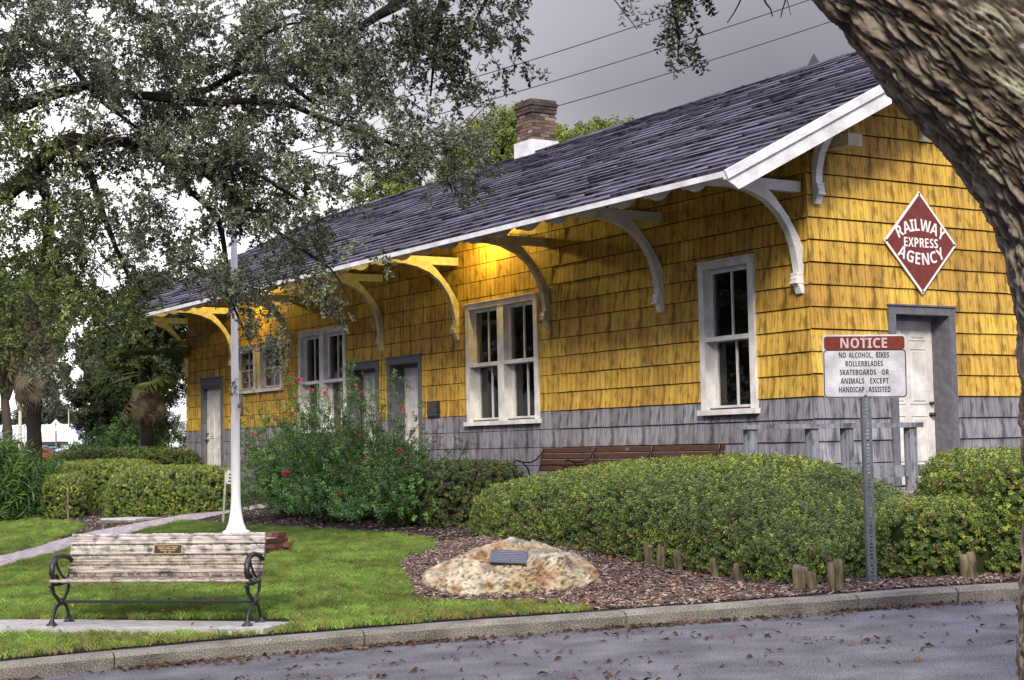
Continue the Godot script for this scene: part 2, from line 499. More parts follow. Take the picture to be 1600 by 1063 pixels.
func wall_shell() -> void:
	# front wall around its openings
	var b := MB.new()
	var xs := front_open.duplicate()
	xs.sort_custom(func(p, q): return p[0] < q[0])
	var x := WEST
	for o in xs:
		b.box(Vector3(x, -1.7, -0.18), Vector3(o[0] + 0.09, 3.2, -0.012))
		b.box(Vector3(o[0] + 0.09, o[3] - 0.09, -0.18), Vector3(o[1] - 0.09, 3.2, -0.012))
		if o[2] > -1.0:
			b.box(Vector3(o[0] + 0.09, -1.7, -0.18), Vector3(o[1] - 0.09, o[2] + 0.09, -0.012))
		x = o[1] - 0.09
	b.box(Vector3(x, -1.7, -0.18), Vector3(-0.012, 3.2, -0.012))
	var front := wpart(depot, "front_wall", b.mesh(), M.sheath)
	# gable wall, door opening z -1.34..-2.30
	b = MB.new()
	var side := Transform3D(Basis(Vector3(0, 0, 1), Vector3(0, 1, 0), Vector3(-1, 0, 0)), Vector3.ZERO)   # local x -> z, local z -> -x
	var top := func(z: float) -> float: return under_roof(z) - 0.01
	b.prism(PackedVector2Array([Vector2(-0.18, -1.7), Vector2(-0.18, top.call(-0.18)), Vector2(-1.33, top.call(-1.33)), Vector2(-1.33, -1.7)]), 0.012, 0.18, side)
	b.prism(PackedVector2Array([Vector2(-1.33, 1.02), Vector2(-1.33, top.call(-1.33)), Vector2(-2.31, top.call(-2.31)), Vector2(-2.31, 1.02)]), 0.012, 0.18, side)
	b.prism(PackedVector2Array([Vector2(-2.31, -1.7), Vector2(-2.31, top.call(-2.31)), Vector2(RIDGE_Z, top.call(RIDGE_Z)), Vector2(-7.1, top.call(-7.1)), Vector2(-7.1, -1.7)]), 0.012, 0.18, side)
	b.box(Vector3(-0.18, -1.7, -0.18), Vector3(-0.012, top.call(-0.02), -0.012))
	var gable := wpart(depot, "gable_wall", b.mesh(), M.sheath)
	b = MB.new()
	b.prism(PackedVector2Array([Vector2(-0.18, -1.7), Vector2(-0.18, top.call(-0.18)), Vector2(RIDGE_Z, top.call(RIDGE_Z)), Vector2(-7.1, top.call(-7.1)), Vector2(-7.1, -1.7)]), -WEST - 0.18, -WEST, side)
	b.box(Vector3(WEST, -1.7, -7.28), Vector3(0, 3.1, -7.1))
	wpart(depot, "rear_wall", b.mesh(), M.yellow2)
	b = MB.new()
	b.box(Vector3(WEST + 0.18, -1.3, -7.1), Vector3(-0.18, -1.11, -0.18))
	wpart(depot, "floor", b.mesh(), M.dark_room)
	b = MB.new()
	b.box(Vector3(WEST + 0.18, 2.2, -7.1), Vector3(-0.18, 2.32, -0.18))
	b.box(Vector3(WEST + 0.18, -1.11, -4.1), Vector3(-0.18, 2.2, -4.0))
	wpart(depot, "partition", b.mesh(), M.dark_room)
	# shingles: 0..1 unit wedge, butt (thick end) at the bottom
	var unit := MB.new()
	unit.hexa([Vector3(0, 0, 0), Vector3(1, 0, 0), Vector3(1, 0, 1), Vector3(0, 0, 1), Vector3(0, 1, 0), Vector3(1, 1, 0), Vector3(1, 1, 0.22), Vector3(0, 1, 0.22)])
	var wedge := unit.mesh()
	var todo := []
	for k in range(-6, 12):
		var cx := 0.004
		var y0 := k * H
		var y1 := y0 + H - 0.012  # gap bares dark sheathing, which draws the shadow line under each butt
		while cx > WEST:
			var w := R(0.10, 0.30) if rng.randf() < 0.6 else R(0.30, 0.6)
			var a := maxf(cx - w, WEST)
			var jo := 0.0022 if rng.randf() < 0.22 else 0.0003
			var pieces := [[a + jo, cx - jo, y0, y1]]
			for o in front_open:
				var nxt := []
				for p in pieces:
					if p[1] <= o[0] + 0.03 or p[0] >= o[1] - 0.03 or p[2] >= o[3] - 0.03 or p[3] <= o[2] + 0.03:
						nxt.append(p)
						continue
					if p[0] < o[0] + 0.03: nxt.append([p[0], o[0] + 0.03, p[2], p[3]])
					if p[1] > o[1] - 0.03: nxt.append([o[1] - 0.03, p[1], p[2], p[3]])
					var m0: float = maxf(p[0], o[0] + 0.03); var m1: float = minf(p[1], o[1] - 0.03)
					if p[3] > o[3] - 0.03: nxt.append([m0, m1, o[3] - 0.03, p[3]])
					if p[2] < o[2] + 0.03: nxt.append([m0, m1, p[2], o[2] + 0.03])
				pieces = nxt
			for p in pieces:
				if p[1] - p[0] > 0.012 and p[3] - p[2] > 0.02:
					todo.append([p, k, clampi(int(round(2.0 + 3.2 * grain.get_noise_2d(p[0] * 0.55, y0 * 0.9) + R(-1.3, 1.3))), 0, 4), R(0.026, 0.030), R(-0.0025, 0.0025)])
			cx = a
	var seen := 0
	var rest := MB.new()
	for s in todo:
		var p: Array = s[0]
		var xf := Transform3D(Basis(Vector3(p[1] - p[0], 0, 0), Vector3(0, p[3] - p[2] - s[4], 0), Vector3(0, -0.004, s[3])), Vector3(p[0], p[2] + s[4], -0.004))
		if p[0] > -5.6 and p[2] > -0.85 and p[2] < 3.0 and seen < 300:
			wpart(front, "wall_shingle", wedge, M["%s%d" % ["yellow" if s[1] >= 0 else "grey", s[2]]], xf)
			seen += 1
		else:
			var t: float = [0.78, 0.9, 1.0, 1.1, 1.2][s[2]]
			rest.col = Color(0.62 * t, 0.385 * t * (0.94 + 0.03 * s[2]), 0.070 * t) if s[1] >= 0 else Color(0.265 * t, 0.26 * t, 0.30 * t)
			rest.obox(xf, Vector3.ZERO, Vector3(1, 1, 1))
	var o := wpart(front, "far_wall_shingles", rest.mesh(), M.yellow_any)
	o.set_meta("kind", "stuff")
	# gable shingles
	rest = MB.new()
	seen = 0
	for k in range(-6, 25):
		var y0 := k * H
		var cz := 0.026
		while cz > -7.1:
			var w := R(0.22, 0.62)
			var a := cz - w
			var hi := minf(y0 + H - 0.013, minf(under_roof(cz), under_roof(a)) - 0.01)  # same open gap: dark sheathing stands in for the butt shadow
			var zlo := a + 0.0006
			var zhi := cz - 0.0006
			cz = a
			if hi - y0 < 0.03:
				continue
			var bits := [[zlo, zhi, y0]]
			if zhi > -2.34 and zlo < -1.30 and y0 < 1.03:
				bits = []
				if zhi > -1.285: bits.append([-1.30, zhi, y0])
				if zlo < -2.355: bits.append([zlo, -2.34, y0])
				if hi > 1.06: bits.append([maxf(zlo, -2.339), minf(zhi, -1.301), 1.04])
			for bit in bits:
				zlo = bit[0]; zhi = bit[1]
				var ylo: float = bit[2]
				var tone := clampi(int(round(2.0 + 3.2 * grain.get_noise_2d(cz * 0.6 + 50.0, y0 * 0.9) + R(-1.3, 1.3))), 0, 4)
				var xf := Transform3D(Basis(Vector3(0, 0, zhi - zlo), Vector3(-0.004, hi - ylo, 0), Vector3(R(0.024, 0.028), 0, 0)), Vector3(-0.004, ylo + R(-0.003, 0.003), zlo))
				if y0 > -0.9 and zhi > -3.7 and seen < 300:
					wpart(gable, "wall_shingle", wedge, M["%s%d" % ["yellow" if k >= 0 else "grey", tone]], xf)
					seen += 1
				else:
					var t: float = [0.78, 0.9, 1.0, 1.1, 1.2][tone]
					rest.col = Color(0.62 * t, 0.385 * t * (0.94 + 0.03 * tone), 0.070 * t) if k >= 0 else Color(0.265 * t, 0.26 * t, 0.30 * t)
					rest.obox(xf, Vector3.ZERO, Vector3(1, 1, 1))
	o = wpart(gable, "far_wall_shingles", rest.mesh(), M.yellow_any)
	o.set_meta("kind", "stuff")

func roof() -> void:
	var x0 := -21.9
	var x1 := 0.88
	var slope := Vector3(0, 0.5, -1).normalized()      # up the front slope
	var nrm := Vector3(0, 1, 0.5).normalized()
	var len := (E_Z - RIDGE_Z) * sqrt(1.25)
	var origin := Vector3(0, 2.44, E_Z)
	var b := MB.new()
	var deck := Transform3D(Basis(Vector3(1, 0, 0), nrm, -slope), origin)
	b.obox(deck, Vector3(x0, -0.055, -len), Vector3(x1, -0.001, 0.0))
	var back := Transform3D(Basis(Vector3(1, 0, 0), Vector3(0, 1, -0.5).normalized(), Vector3(0, -0.5, -1).normalized()), Vector3(0, 2.44, 2 * RIDGE_Z - E_Z))
	b.obox(back, Vector3(x0, -0.055, -len + 0.001), Vector3(x1, -0.001, 0.0))
	var rf := wpart(depot, "roof", b.mesh(), M.deck)
	# asphalt shingles laid in staggered rows
	var unit := MB.new()
	unit.hexa([Vector3(0, 0, 0), Vector3(1, 0, 0), Vector3(1, 0, 1), Vector3(0, 0, 1), Vector3(0, 1, 0), Vector3(1, 1, 0), Vector3(1, 0.35, 1), Vector3(0, 0.35, 1)])
	# local: x along the eave, y outwards (thick at the butt, z = 0), z up the slope
	unit = MB.new()
	unit.hexa([Vector3(0, -0.1, 0), Vector3(1, -0.1, 0), Vector3(1, -0.1, 1), Vector3(0, -0.1, 1), Vector3(0, 1, 0), Vector3(1, 1, 0), Vector3(1, 0.1, 1), Vector3(0, 0.1, 1)])
	var wedge := unit.mesh()
	var rows := 26
	var pitch := len / rows
	var todo := []
	for r in rows:
		var cx := x1 + 0.02 + fposmod(r * 0.37, 0.93) - 0.93 + R(-0.03, 0.03)
		var edge := x1 + 0.02
		var first := true
		while edge > x0:
			var a := maxf(cx, x0)
			if edge - a > 0.02:
				todo.append([a + 0.004, edge - 0.004, r, rng.randi() % 5, R(0.018, 0.044), R(-0.010, 0.010)])
			edge = a
			cx -= R(0.85, 1.0) if rng.randf() < 0.7 else R(0.3, 0.5)
	todo.sort_custom(func(p, q): return p[1] > q[1])
	var rest := MB.new()
	var seen := 0
	for s in todo:
		var ox: Vector3 = origin + slope * (s[2] * pitch + s[5] - 0.02)
		var xf := Transform3D(Basis(Vector3(s[1] - s[0], 0, 0), nrm * s[4], slope * (pitch * 1.02 + 0.02)), Vector3(s[0], ox.y, ox.z) + nrm * 0.009)
		if seen < 300:
			wpart(rf, "roof_shingle", wedge, M["roof%d" % s[3]], xf)
			seen += 1
		else:
			var q: float = [0.76, 0.9, 1.0, 1.1, 1.22][s[3]]
			rest.col = Color(0.074 * q, 0.069 * q, 0.106 * q)
			rest.hexa([xf * Vector3(0, -0.1, 0), xf * Vector3(1, -0.1, 0), xf * Vector3(1, -0.1, 1), xf * Vector3(0, -0.1, 1), xf * Vector3(0, 1, 0), xf * Vector3(1, 1, 0), xf * Vector3(1, 0.1, 1), xf * Vector3(0, 0.1, 1)])
	b = MB.new()
	var o := wpart(rf, "far_roof_shingles", rest.mesh(), M.roof_any)
	o.set_meta("kind", "stuff")
	b.obox(back, Vector3(x0, 0.0, -len + 0.002), Vector3(x1, 0.02, 0.0))
	wpart(rf, "rear_slope", b.mesh(), M.roof1)
	# ridge cap of short overlapping pieces
	var cap := MB.new()
	var cx := x0
	while cx < x1 - 0.1:
		var lift := R(0.022, 0.034)
		var ry := 2.44 + 0.5 * (E_Z - RIDGE_Z)
		cap.prism(PackedVector2Array([Vector2(0.13, ry - 0.065 + lift), Vector2(0.0, ry + lift), Vector2(-0.13, ry - 0.065 + lift), Vector2(-0.13, ry - 0.075 + lift), Vector2(0, ry - 0.012 + lift), Vector2(0.13, ry - 0.075 + lift)]), cx, cx + 0.29, Transform3D(Basis(Vector3(0, 0, 1), Vector3(0, 1, 0), Vector3(1, 0, 0)), Vector3(0, 0, RIDGE_Z)))
		cx += 0.292
	wpart(rf, "ridge_cap", cap.mesh(), M.roof1)
	# little pyramid on the ridge
	b = MB.new()
	var rp := Vector3(-3.62, 5.14, RIDGE_Z)
	for k in 4:
		var a := rp + Vector3(cos(TAU * k / 4.0 + 0.785), 0, sin(TAU * k / 4.0 + 0.785)) * 0.13
		var c2 := rp + Vector3(cos(TAU * (k + 1) / 4.0 + 0.785), 0, sin(TAU * (k + 1) / 4.0 + 0.785)) * 0.13
		b.tri(a, c2, rp + Vector3(0, 0.24, 0), (a + c2) * 0.5 - rp)
	wpart(rf, "finial", b.mesh(), M.bronze)
	# fascia, rake boards, rafter tails
	b = MB.new()
	b.box(Vector3(x0, 2.365, E_Z), Vector3(x1, 2.432, E_Z + 0.024))
	wpart(depot, "fascia", b.mesh(), M.white)
	b = MB.new()
	b.obox(deck, Vector3(x1 + 0.001, -0.24, -len), Vector3(x1 + 0.04, 0.005, 0.0))
	b.prism(PackedVector2Array([Vector2(0, 0.005), Vector2(0.10, -0.03), Vector2(0.12, -0.07), Vector2(0.085, -0.12), Vector2(0.05, -0.16), Vector2(0.0, -0.24)]), x1 + 0.001, x1 + 0.04, deck * Transform3D(Basis(Vector3(0, 0, 1), Vector3(0, 1, 0), Vector3(1, 0, 0)), Vector3.ZERO))
	b.obox(back, Vector3(x1 + 0.001, -0.24, -len), Vector3(x1 + 0.04, 0.005, 0.1))
	var rk := wpart(depot, "rake_board", b.mesh(), M.white)
	b = MB.new()
	b.obox(deck, Vector3(x1 + 0.042, -0.075, -len), Vector3(x1 + 0.075, 0.025, 0.11))
	b.obox(back, Vector3(x1 + 0.042, -0.075, -len), Vector3(x1 + 0.075, 0.025, 0.11))
	wpart(rk, "rake_moulding", b.mesh(), M.white)
	b = MB.new()
	b.obox(deck, Vector3(x0 - 0.04, -0.24, -len), Vector3(x0 - 0.001, 0.005, 0.1))
	wpart(depot, "rake_board", b.mesh(), M.white)
	var tail := PackedVector2Array([Vector2(2.1, -0.056), Vector2(2.1, -0.16), Vector2(0.42, -0.16), Vector2(0.34, -0.175), Vector2(0.27, -0.20), Vector2(0.20, -0.205), Vector2(0.14, -0.185), Vector2(0.11, -0.15), Vector2(0.07, -0.125), Vector2(0.012, -0.11), Vector2(0.012, -0.056)])
	var rb := MB.new()
	rb.prism(tail, -0.026, 0.026, Transform3D(Basis(slope, nrm, Vector3(1, 0, 0)), Vector3.ZERO))
	var rm := rb.mesh()
	var rx := 0.72
	while rx > x0:
		wpart(depot, "rafter_tail", rm, M.white, Transform3D(Basis.IDENTITY, Vector3(rx, origin.y, origin.z)))
		rx -= 0.715

func bracket_mesh(arm: bool) -> ArrayMesh:
	var b := MB.new()
	# brace profile in (out, up); foot at the wall, tip under the eave
	var outer := []
	var inner := []
	var path := [[0.02, 1.24, 0.0], [0.055, 1.56, 0.0], [0.10, 1.80, 0.0], [0.20, 2.04, 0.02], [0.36, 2.23, 0.13], [0.56, 2.37, 0.31], [0.80, 2.46, 0.55], [1.10, 2.50, 0.78]]
	for q in [[0.05, 1.24], [0.09, 1.33], [0.12, 1.36], [0.135, 1.42], [0.11, 1.47], [0.085, 1.49], [0.10, 1.60], [0.14, 1.80], [0.22, 2.0], [0.36, 2.19], [0.55, 2.335], [0.80, 2.43], [1.12, 2.485]]:
		outer.append(Vector2(q[0], q[1]))
	var poly := PackedVector2Array(outer)
	for q in [[1.12, 2.55], [0.62, 2.55], [0.44, 2.40], [0.22, 2.16], [0.07, 1.93], [0.005, 1.80], [0.005, 1.24]]:
		poly.append(Vector2(q[0], q[1]))
	var xf := Transform3D(Basis(Vector3(0, 0, 1), Vector3(0, 1, 0), Vector3(-1, 0, 0)), Vector3.ZERO)
	b.prism(poly, -0.052, 0.052, xf)
	b.box(Vector3(-0.06, 1.36, 0.02), Vector3(0.06, 1.385, 0.145))
	b.box(Vector3(-0.058, 1.465, 0.02), Vector3(0.058, 1.49, 0.12))
	if arm:
		b.box(Vector3(-0.055, 2.47, 0.005), Vector3(0.055, 2.60, 1.45))
	return b.mesh()

func spike_strip(pts: Array, dir: Vector3) -> ArrayMesh:
	var b := MB.new()
	dir = dir.normalized()
	for k in pts.size() - 1:
		var n := int((pts[k + 1] - pts[k]).length() / 0.022)
		var along: Vector3 = (pts[k + 1] - pts[k]).normalized() * 0.004
		for j in n:
			var p: Vector3 = pts[k].lerp(pts[k + 1], float(j) / n)
			var side := along.cross(dir).normalized()
			for w in [-0.7, 0.0, 0.7]:
				var tip: Vector3 = p + (dir + side * w * 0.5).normalized() * 0.085
				b.tri(p - along, p + along, tip, side)
				b.tri(p - side * 0.004, p + side * 0.004, tip, along)
	return b.mesh()

func brackets() -> void:
	var m := bracket_mesh(true)
	for x in [-0.16, -2.93, -5.73, -8.44, -11.15, -15.13, -18.15, -20.95]:
		var br := wpart(depot, "bracket", m, M.cream if x < -5.0 else M.white, Transform3D(Basis.IDENTITY, Vector3(x, 0, 0)))
		part(br, "bird_spikes", spike_strip([Vector3(0, 2.60, 0.05), Vector3(0, 2.60, 0.75)], Vector3(0, 1, 0)), M.iron).set_meta("kind", "stuff")
		part(br, "bird_spikes", spike_strip([Vector3(0, 1.95, 0.075), Vector3(0, 2.17, 0.225), Vector3(0, 2.46, 0.50)], Vector3(0, 0.35, -1)), M.iron).set_meta("kind", "stuff")
	var b := MB.new()
	var poly := PackedVector2Array([Vector2(0.05, 0.0), Vector2(0.085, 0.09), Vector2(0.11, 0.12), Vector2(0.115, 0.18), Vector2(0.09, 0.23), Vector2(0.075, 0.26), Vector2(0.09, 0.42), Vector2(0.15, 0.60), Vector2(0.27, 0.76), Vector2(0.45, 0.89), Vector2(0.70, 0.985), Vector2(0.86, 1.0), Vector2(0.865, 1.10),
		Vector2(0.70, 1.09), Vector2(0.45, 1.02), Vector2(0.22, 0.86), Vector2(0.07, 0.68), Vector2(0.005, 0.52), Vector2(0.005, 0.0)])
	b.prism(poly, -0.05, 0.05)
	b.box(Vector3(0.02, 0.105, -0.058), Vector3(0.125, 0.13, 0.058))
	b.box(Vector3(0.02, 0.225, -0.055), Vector3(0.105, 0.25, 0.055))
	b.box(Vector3(0.79, 1.0, -0.066), Vector3(0.885, 1.12, 0.066))
	var gm := b.mesh()
	for k in 4:
		var z: float = [-0.10, -1.95, -5.15, -7.0][k]
		var gb := wpart(depot, "gable_bracket", gm, M.white, Transform3D(Basis.IDENTITY, Vector3(0.02, under_roof(z) - 1.10, z)))
		part(gb, "bird_spikes", spike_strip([Vector3(0.07, 0.69, 0), Vector3(0.22, 0.87, 0), Vector3(0.45, 1.03, 0)], Vector3(-0.75, 0.6, 0)), M.iron).set_meta("kind", "stuff")
	for z in [-0.42, -2.3, -4.8]:
		b = MB.new()
		var y := under_roof(z - 0.15) - 0.245
		if z == -0.42:
			y = 2.99
		b.box(Vector3(-0.1, y, z - 0.115), Vector3(0.4, y + 0.15, z + 0.115))
		wpart(depot, "beam_end", b.mesh(), M.cream)

func frame_box(b: MB, x0: float, x1: float, y0: float, y1: float, w: float, z0: float, z1: float) -> void:
	b.box(Vector3(x0, y0, z0), Vector3(x0 + w, y1, z1))
	b.box(Vector3(x1 - w, y0, z0), Vector3(x1, y1, z1))
	b.box(Vector3(x0 + w, y0, z0), Vector3(x1 - w, y0 + w, z1))
	b.box(Vector3(x0 + w, y1 - w, z0), Vector3(x1 - w, y1, z1))

func window(o: Array, units: int, small: bool) -> void:
	var x0: float = o[0]; var x1: float = o[1]; var y0: float = o[2]; var y1: float = o[3]
	var b := MB.new()
	var cw := 0.105
	b.box(Vector3(x0, y0 + 0.07, -0.16), Vector3(x0 + cw, y1 - cw, 0.052))
	b.box(Vector3(x1 - cw, y0 + 0.07, -0.16), Vector3(x1, y1 - cw, 0.052))
	b.box(Vector3(x0, y1 - cw, -0.16), Vector3(x1, y1 - 0.02, 0.055))
	b.box(Vector3(x0 - 0.015, y1 - 0.02, -0.02), Vector3(x1 + 0.015, y1, 0.075))
	var span := (x1 - x0 - 2 * cw)
	var mull := 0.19
	var uw := span
	if units == 2:
		uw = (span - mull) / 2.0
		b.box(Vector3(x0 + cw + uw, y0 + 0.07, -0.16), Vector3(x0 + cw + uw + mull, y1 - cw, 0.045))
	var w := wpart(depot, "window", b.mesh(), M.window_white)
	b = MB.new()
	b.box(Vector3(x0 - 0.03, y0, -0.16), Vector3(x1 + 0.03, y0 + 0.068, 0.10))
	wpart(w, "sill", b.mesh(), M.window_white)
	for k in units:
		var a := x0 + cw + k * (uw + mull)
		var c := a + uw
		var lo := y0 + 0.07
		var hi := y1 - cw
		var my := (lo + hi) / 2.0
		for up in [true, false]:
			if small and not up:
				continue
			var s0 := my - 0.02 if up else lo
			var s1 := hi if up else my + 0.02
			if small:
				s0 = lo
			var z := -0.075 if up else -0.125
			b = MB.new()
			frame_box(b, a + 0.002, c - 0.002, s0, s1, 0.055, z - 0.02, z + 0.02)
			wpart(w, "sash", b.mesh(), M.window_white)
			b = MB.new()
			b.box(Vector3((a + c) / 2 - 0.014, s0 + 0.056, z - 0.012), Vector3((a + c) / 2 + 0.014, s1 - 0.056, z + 0.015))
			if small:
				b.box(Vector3(a + 0.056, (s0 + s1) / 2 - 0.012, z - 0.011), Vector3((a + c) / 2 - 0.015, (s0 + s1) / 2 + 0.012, z + 0.014))
				b.box(Vector3((a + c) / 2 + 0.015, (s0 + s1) / 2 - 0.012, z - 0.011), Vector3(c - 0.056, (s0 + s1) / 2 + 0.012, z + 0.014))
			wpart(w, "muntin", b.mesh(), M.window_white)
			for h in 2:
				b = MB.new()
				var g0: float = a + 0.05 if h == 0 else (a + c) / 2 + 0.01
				var g1: float = (a + c) / 2 - 0.01 if h == 0 else c - 0.05
				b.quad(Vector3(g0, s0 + 0.05, z), Vector3(g1, s0 + 0.05, z), Vector3(g1, s1 - 0.05, z), Vector3(g0, s1 - 0.05, z), Vector3(0, 0, 1))
				wpart(w, "pane", b.mesh(), M.glass)
		if not small:
			b = MB.new()
			b.box(Vector3(a - 0.01, my - 0.03, -0.055), Vector3(c + 0.01, my + 0.03, 0.035))
			wpart(w, "meeting_rail", b.mesh(), M.window_white)

func raised_panel(b: MB, x0: float, x1: float, y0: float, y1: float, z: float) -> void:
	# a sunk groove and a raised field, out towards +z
	var q := 0.025
	b.box(Vector3(x0, y0, z), Vector3(x1, y0 + 0.012, z + 0.012))
	b.box(Vector3(x0, y1 - 0.012, z), Vector3(x1, y1, z + 0.012))
	b.box(Vector3(x0, y0 + 0.012, z), Vector3(x0 + 0.012, y1 - 0.012, z + 0.012))
	b.box(Vector3(x1 - 0.012, y0 + 0.012, z), Vector3(x1, y1 - 0.012, z + 0.012))
	b.hexa([Vector3(x0 + q, y0 + q, z), Vector3(x1 - q, y0 + q, z), Vector3(x1 - q - 0.02, y0 + q + 0.02, z + 0.014), Vector3(x0 + q + 0.02, y0 + q + 0.02, z + 0.014),
		Vector3(x0 + q, y1 - q, z), Vector3(x1 - q, y1 - q, z), Vector3(x1 - q - 0.02, y1 - q - 0.02, z + 0.014), Vector3(x0 + q + 0.02, y1 - q - 0.02, z + 0.014)])

# a door in a local frame: x from 0 to w along the wall, y up, z outwards
func door(xf: Transform3D, w: float, y1: float, y0: float, recess: float, head: float, panels: Array, knob_side: int, jamb: Material, casing := 0.11) -> void:
	var b := MB.new()
	b.box(Vector3(0, y0, -recess), Vector3(casing, y1 - head, 0.05))
	b.box(Vector3(w - casing, y0, -recess), Vector3(w, y1 - head, 0.05))
	b.box(Vector3(-0.004, y1 - head, -recess), Vector3(w + 0.004, y1 - 0.02, 0.054))
	b.box(Vector3(-0.02, y1 - 0.02, -0.02), Vector3(w + 0.02, y1, 0.075))
	b.box(Vector3(casing, y1 - head - 0.05, -recess), Vector3(w - casing, y1 - head, -recess + 0.09))
	wpart(depot, "door_casing", b.mesh(), jamb, xf)
	b = MB.new()
	var d0 := casing + 0.003
	var d1 := w - casing - 0.003
	var top := y1 - head - 0.052
	b.box(Vector3(d0, y0, -recess - 0.045), Vector3(d1, top, -recess + 0.001))
	var d := wpart(depot, "door", b.mesh(), M.door, xf)
	for p in panels:
		b = MB.new()
		raised_panel(b, lerpf(d0, d1, p[0]), lerpf(d0, d1, p[1]), lerpf(y0, top, p[2]), lerpf(y0, top, p[3]), -recess + 0.001)
		part(d, "door_panel", b.mesh(), M.door)
	var kx := d1 - 0.07 if knob_side > 0 else d0 + 0.07
	b = MB.new()
	b.lathe([Vector2(0.03, 0.0), Vector2(0.03, 0.008), Vector2(0.012, 0.01), Vector2(0.012, 0.035), Vector2(0.026, 0.045), Vector2(0.03, 0.06), Vector2(0.02, 0.075), Vector2(0.0, 0.078)], 14)
	var km := b.mesh(true)
	for ky in [-0.23, -0.085]:
		part(d, "knob" if ky < -0.2 else "deadbolt", km, M.iron, Transform3D(Basis(Vector3(1, 0, 0), Vector3(0, 0, 1), Vector3(0, -1, 0)).scaled(Vector3.ONE * (1.0 if ky < -0.2 else 0.8)), Vector3(kx, ky, -recess + 0.002)))

func chimney() -> void:
	var cx := -11.45
	var cz := -3.55
	var half := 0.27
	var b := MB.new()
	b.box(Vector3(cx - half - 0.045, 4.75, cz - half - 0.045), Vector3(cx + half + 0.045, 5.36, cz + half + 0.045))
	var ch := wpart(depot, "chimney", b.mesh(), M.white)
	b = MB.new()
	b.col = Color(0.26, 0.22, 0.19)
	b.box(Vector3(cx - half + 0.01, 5.3, cz - half + 0.01), Vector3(cx + half - 0.01, 6.12, cz + half - 0.01))
	var y := 5.362
	var row := 0
	while y < 6.13:
		var outset := 0.0
		if row >= 8 and row <= 9: outset = 0.03
		if row == 10: outset = 0.05
		if row >= 11: outset = 0.025
		var hw := half + outset
		var sooty := clampf((y - 5.70) / 0.25, 0.0, 1.0)
		for s in 4:
			var rot := Transform3D(Basis(Vector3.UP, s * PI / 2), Vector3(cx, 0, cz))
			var x := -hw
			var odd := (row + s) % 2 == 0
			while x < hw - 0.01:
				var w := 0.203 if odd or x > -hw + 0.01 else 0.1
				w = minf(w, hw - x)
				if hw - x - w < 0.05: w = hw - x
				var t := R(0.55, 1.25)
				var q := Color(0.21, 0.145, 0.115) * t if rng.randf() < 0.75 else (Color(0.07, 0.055, 0.05) if rng.randf() < 0.5 else Color(0.42, 0.33, 0.26))
				b.col = q.lerp(Color(0.045, 0.04, 0.042), sooty * R(0.55, 0.95))
				b.obox(rot, Vector3(x + 0.005, y, hw - 0.09), Vector3(x + w - 0.005, y + 0.057, hw + R(-0.004, 0.004)))
				x += w
		y += 0.067
		row += 1
	var o := wpart(ch, "brickwork", b.mesh(), M.brick)
	o.set_meta("kind", "stuff")
	b = MB.new()
	b.box(Vector3(cx - half + 0.1, 6.12, cz - half + 0.1), Vector3(cx + half - 0.1, 6.125, cz + half - 0.1))
	wpart(ch, "flue", b.mesh(), M.black)

func build_depot() -> void:
	depot = thing("railway_depot", Vector3(-10.5, -1.55, RIDGE_Z), "long yellow shingled railway depot with grey base, dark roof and curved white eave brackets", "building")
	wall_shell()
	roof()
	brackets()
	window(front_open[0], 1, false)
	window(front_open[1], 2, false)
	window(front_open[4], 2, false)
	window(front_open[5], 1, true)
	window(front_open[6], 1, true)
	var six := [[0.13, 0.45, 0.88, 0.955], [0.55, 0.87, 0.88, 0.955], [0.13, 0.45, 0.49, 0.83], [0.55, 0.87, 0.49, 0.83], [0.13, 0.45, 0.12, 0.42], [0.55, 0.87, 0.12, 0.42]]
	var four := [[0.13, 0.44, 0.5, 0.95], [0.56, 0.87, 0.5, 0.95], [0.13, 0.44, 0.1, 0.4], [0.56, 0.87, 0.1, 0.4]]
	door(Transform3D(Basis(Vector3(0, 0, -1), Vector3(0, 1, 0), Vector3(1, 0, 0)), Vector3(0, 0, -1.24)), 1.16, 1.14, -1.11, 0.26, 0.12, six, 1, M.grey_trim)
	door(Transform3D(Basis.IDENTITY, Vector3(-10.95, 0, 0)), 1.26, 1.10, -1.3, 0.25, 0.14, four, 1, M.grey_trim)
	door(Transform3D(Basis.IDENTITY, Vector3(-12.57, 0, 0)), 1.27, 1.09, -1.3, 0.25, 0.14, four, 1, M.grey_trim)
	door(Transform3D(Basis.IDENTITY, Vector3(-20.04, 0, 0)), 1.29, 1.16, -1.3, 0.06, 0.19, four, -1, M.grey_trim)
	chimney()
	# step below the gable door
	var b := MB.new()
	b.box(Vector3(0.04, -1.8, -2.6), Vector3(1.3, -1.13, 0.7))
	wpart(depot, "door_landing", b.mesh(), M.concrete)

# ------------------------------------------------------------------ lettering
var sans: SystemFont
var sans_bold: SystemFont
var caps := Vector2.ZERO
func letters(parent: Node3D, s: String, m: Material, xf: Transform3D, height: float, width := 0.0, deep := 0.0016) -> MeshInstance3D:
	var t := TextMesh.new()
	t.text = s
	t.font = sans_bold
	t.font_size = 48
	t.pixel_size = 0.01
	t.depth = 0.05
	t.curve_step = 4.0
	if caps == Vector2.ZERO:
		var h := TextMesh.new()
		h.text = "H"; h.font = t.font; h.font_size = t.font_size; h.pixel_size = t.pixel_size; h.depth = t.depth
		caps = Vector2(h.get_aabb().get_center().y, h.get_aabb().size.y)
	var box := t.get_aabb()
	var sy := height / caps.y
	var sx := sy if width <= 0.0 else width / box.size.x
	return part(parent, "lettering", t, m, xf * Transform3D(Basis.from_scale(Vector3(sx, sy, deep / 0.05)), Vector3(-box.get_center().x * sx, -caps.y * 0.0 - caps.x * sy, deep * 0.5)))

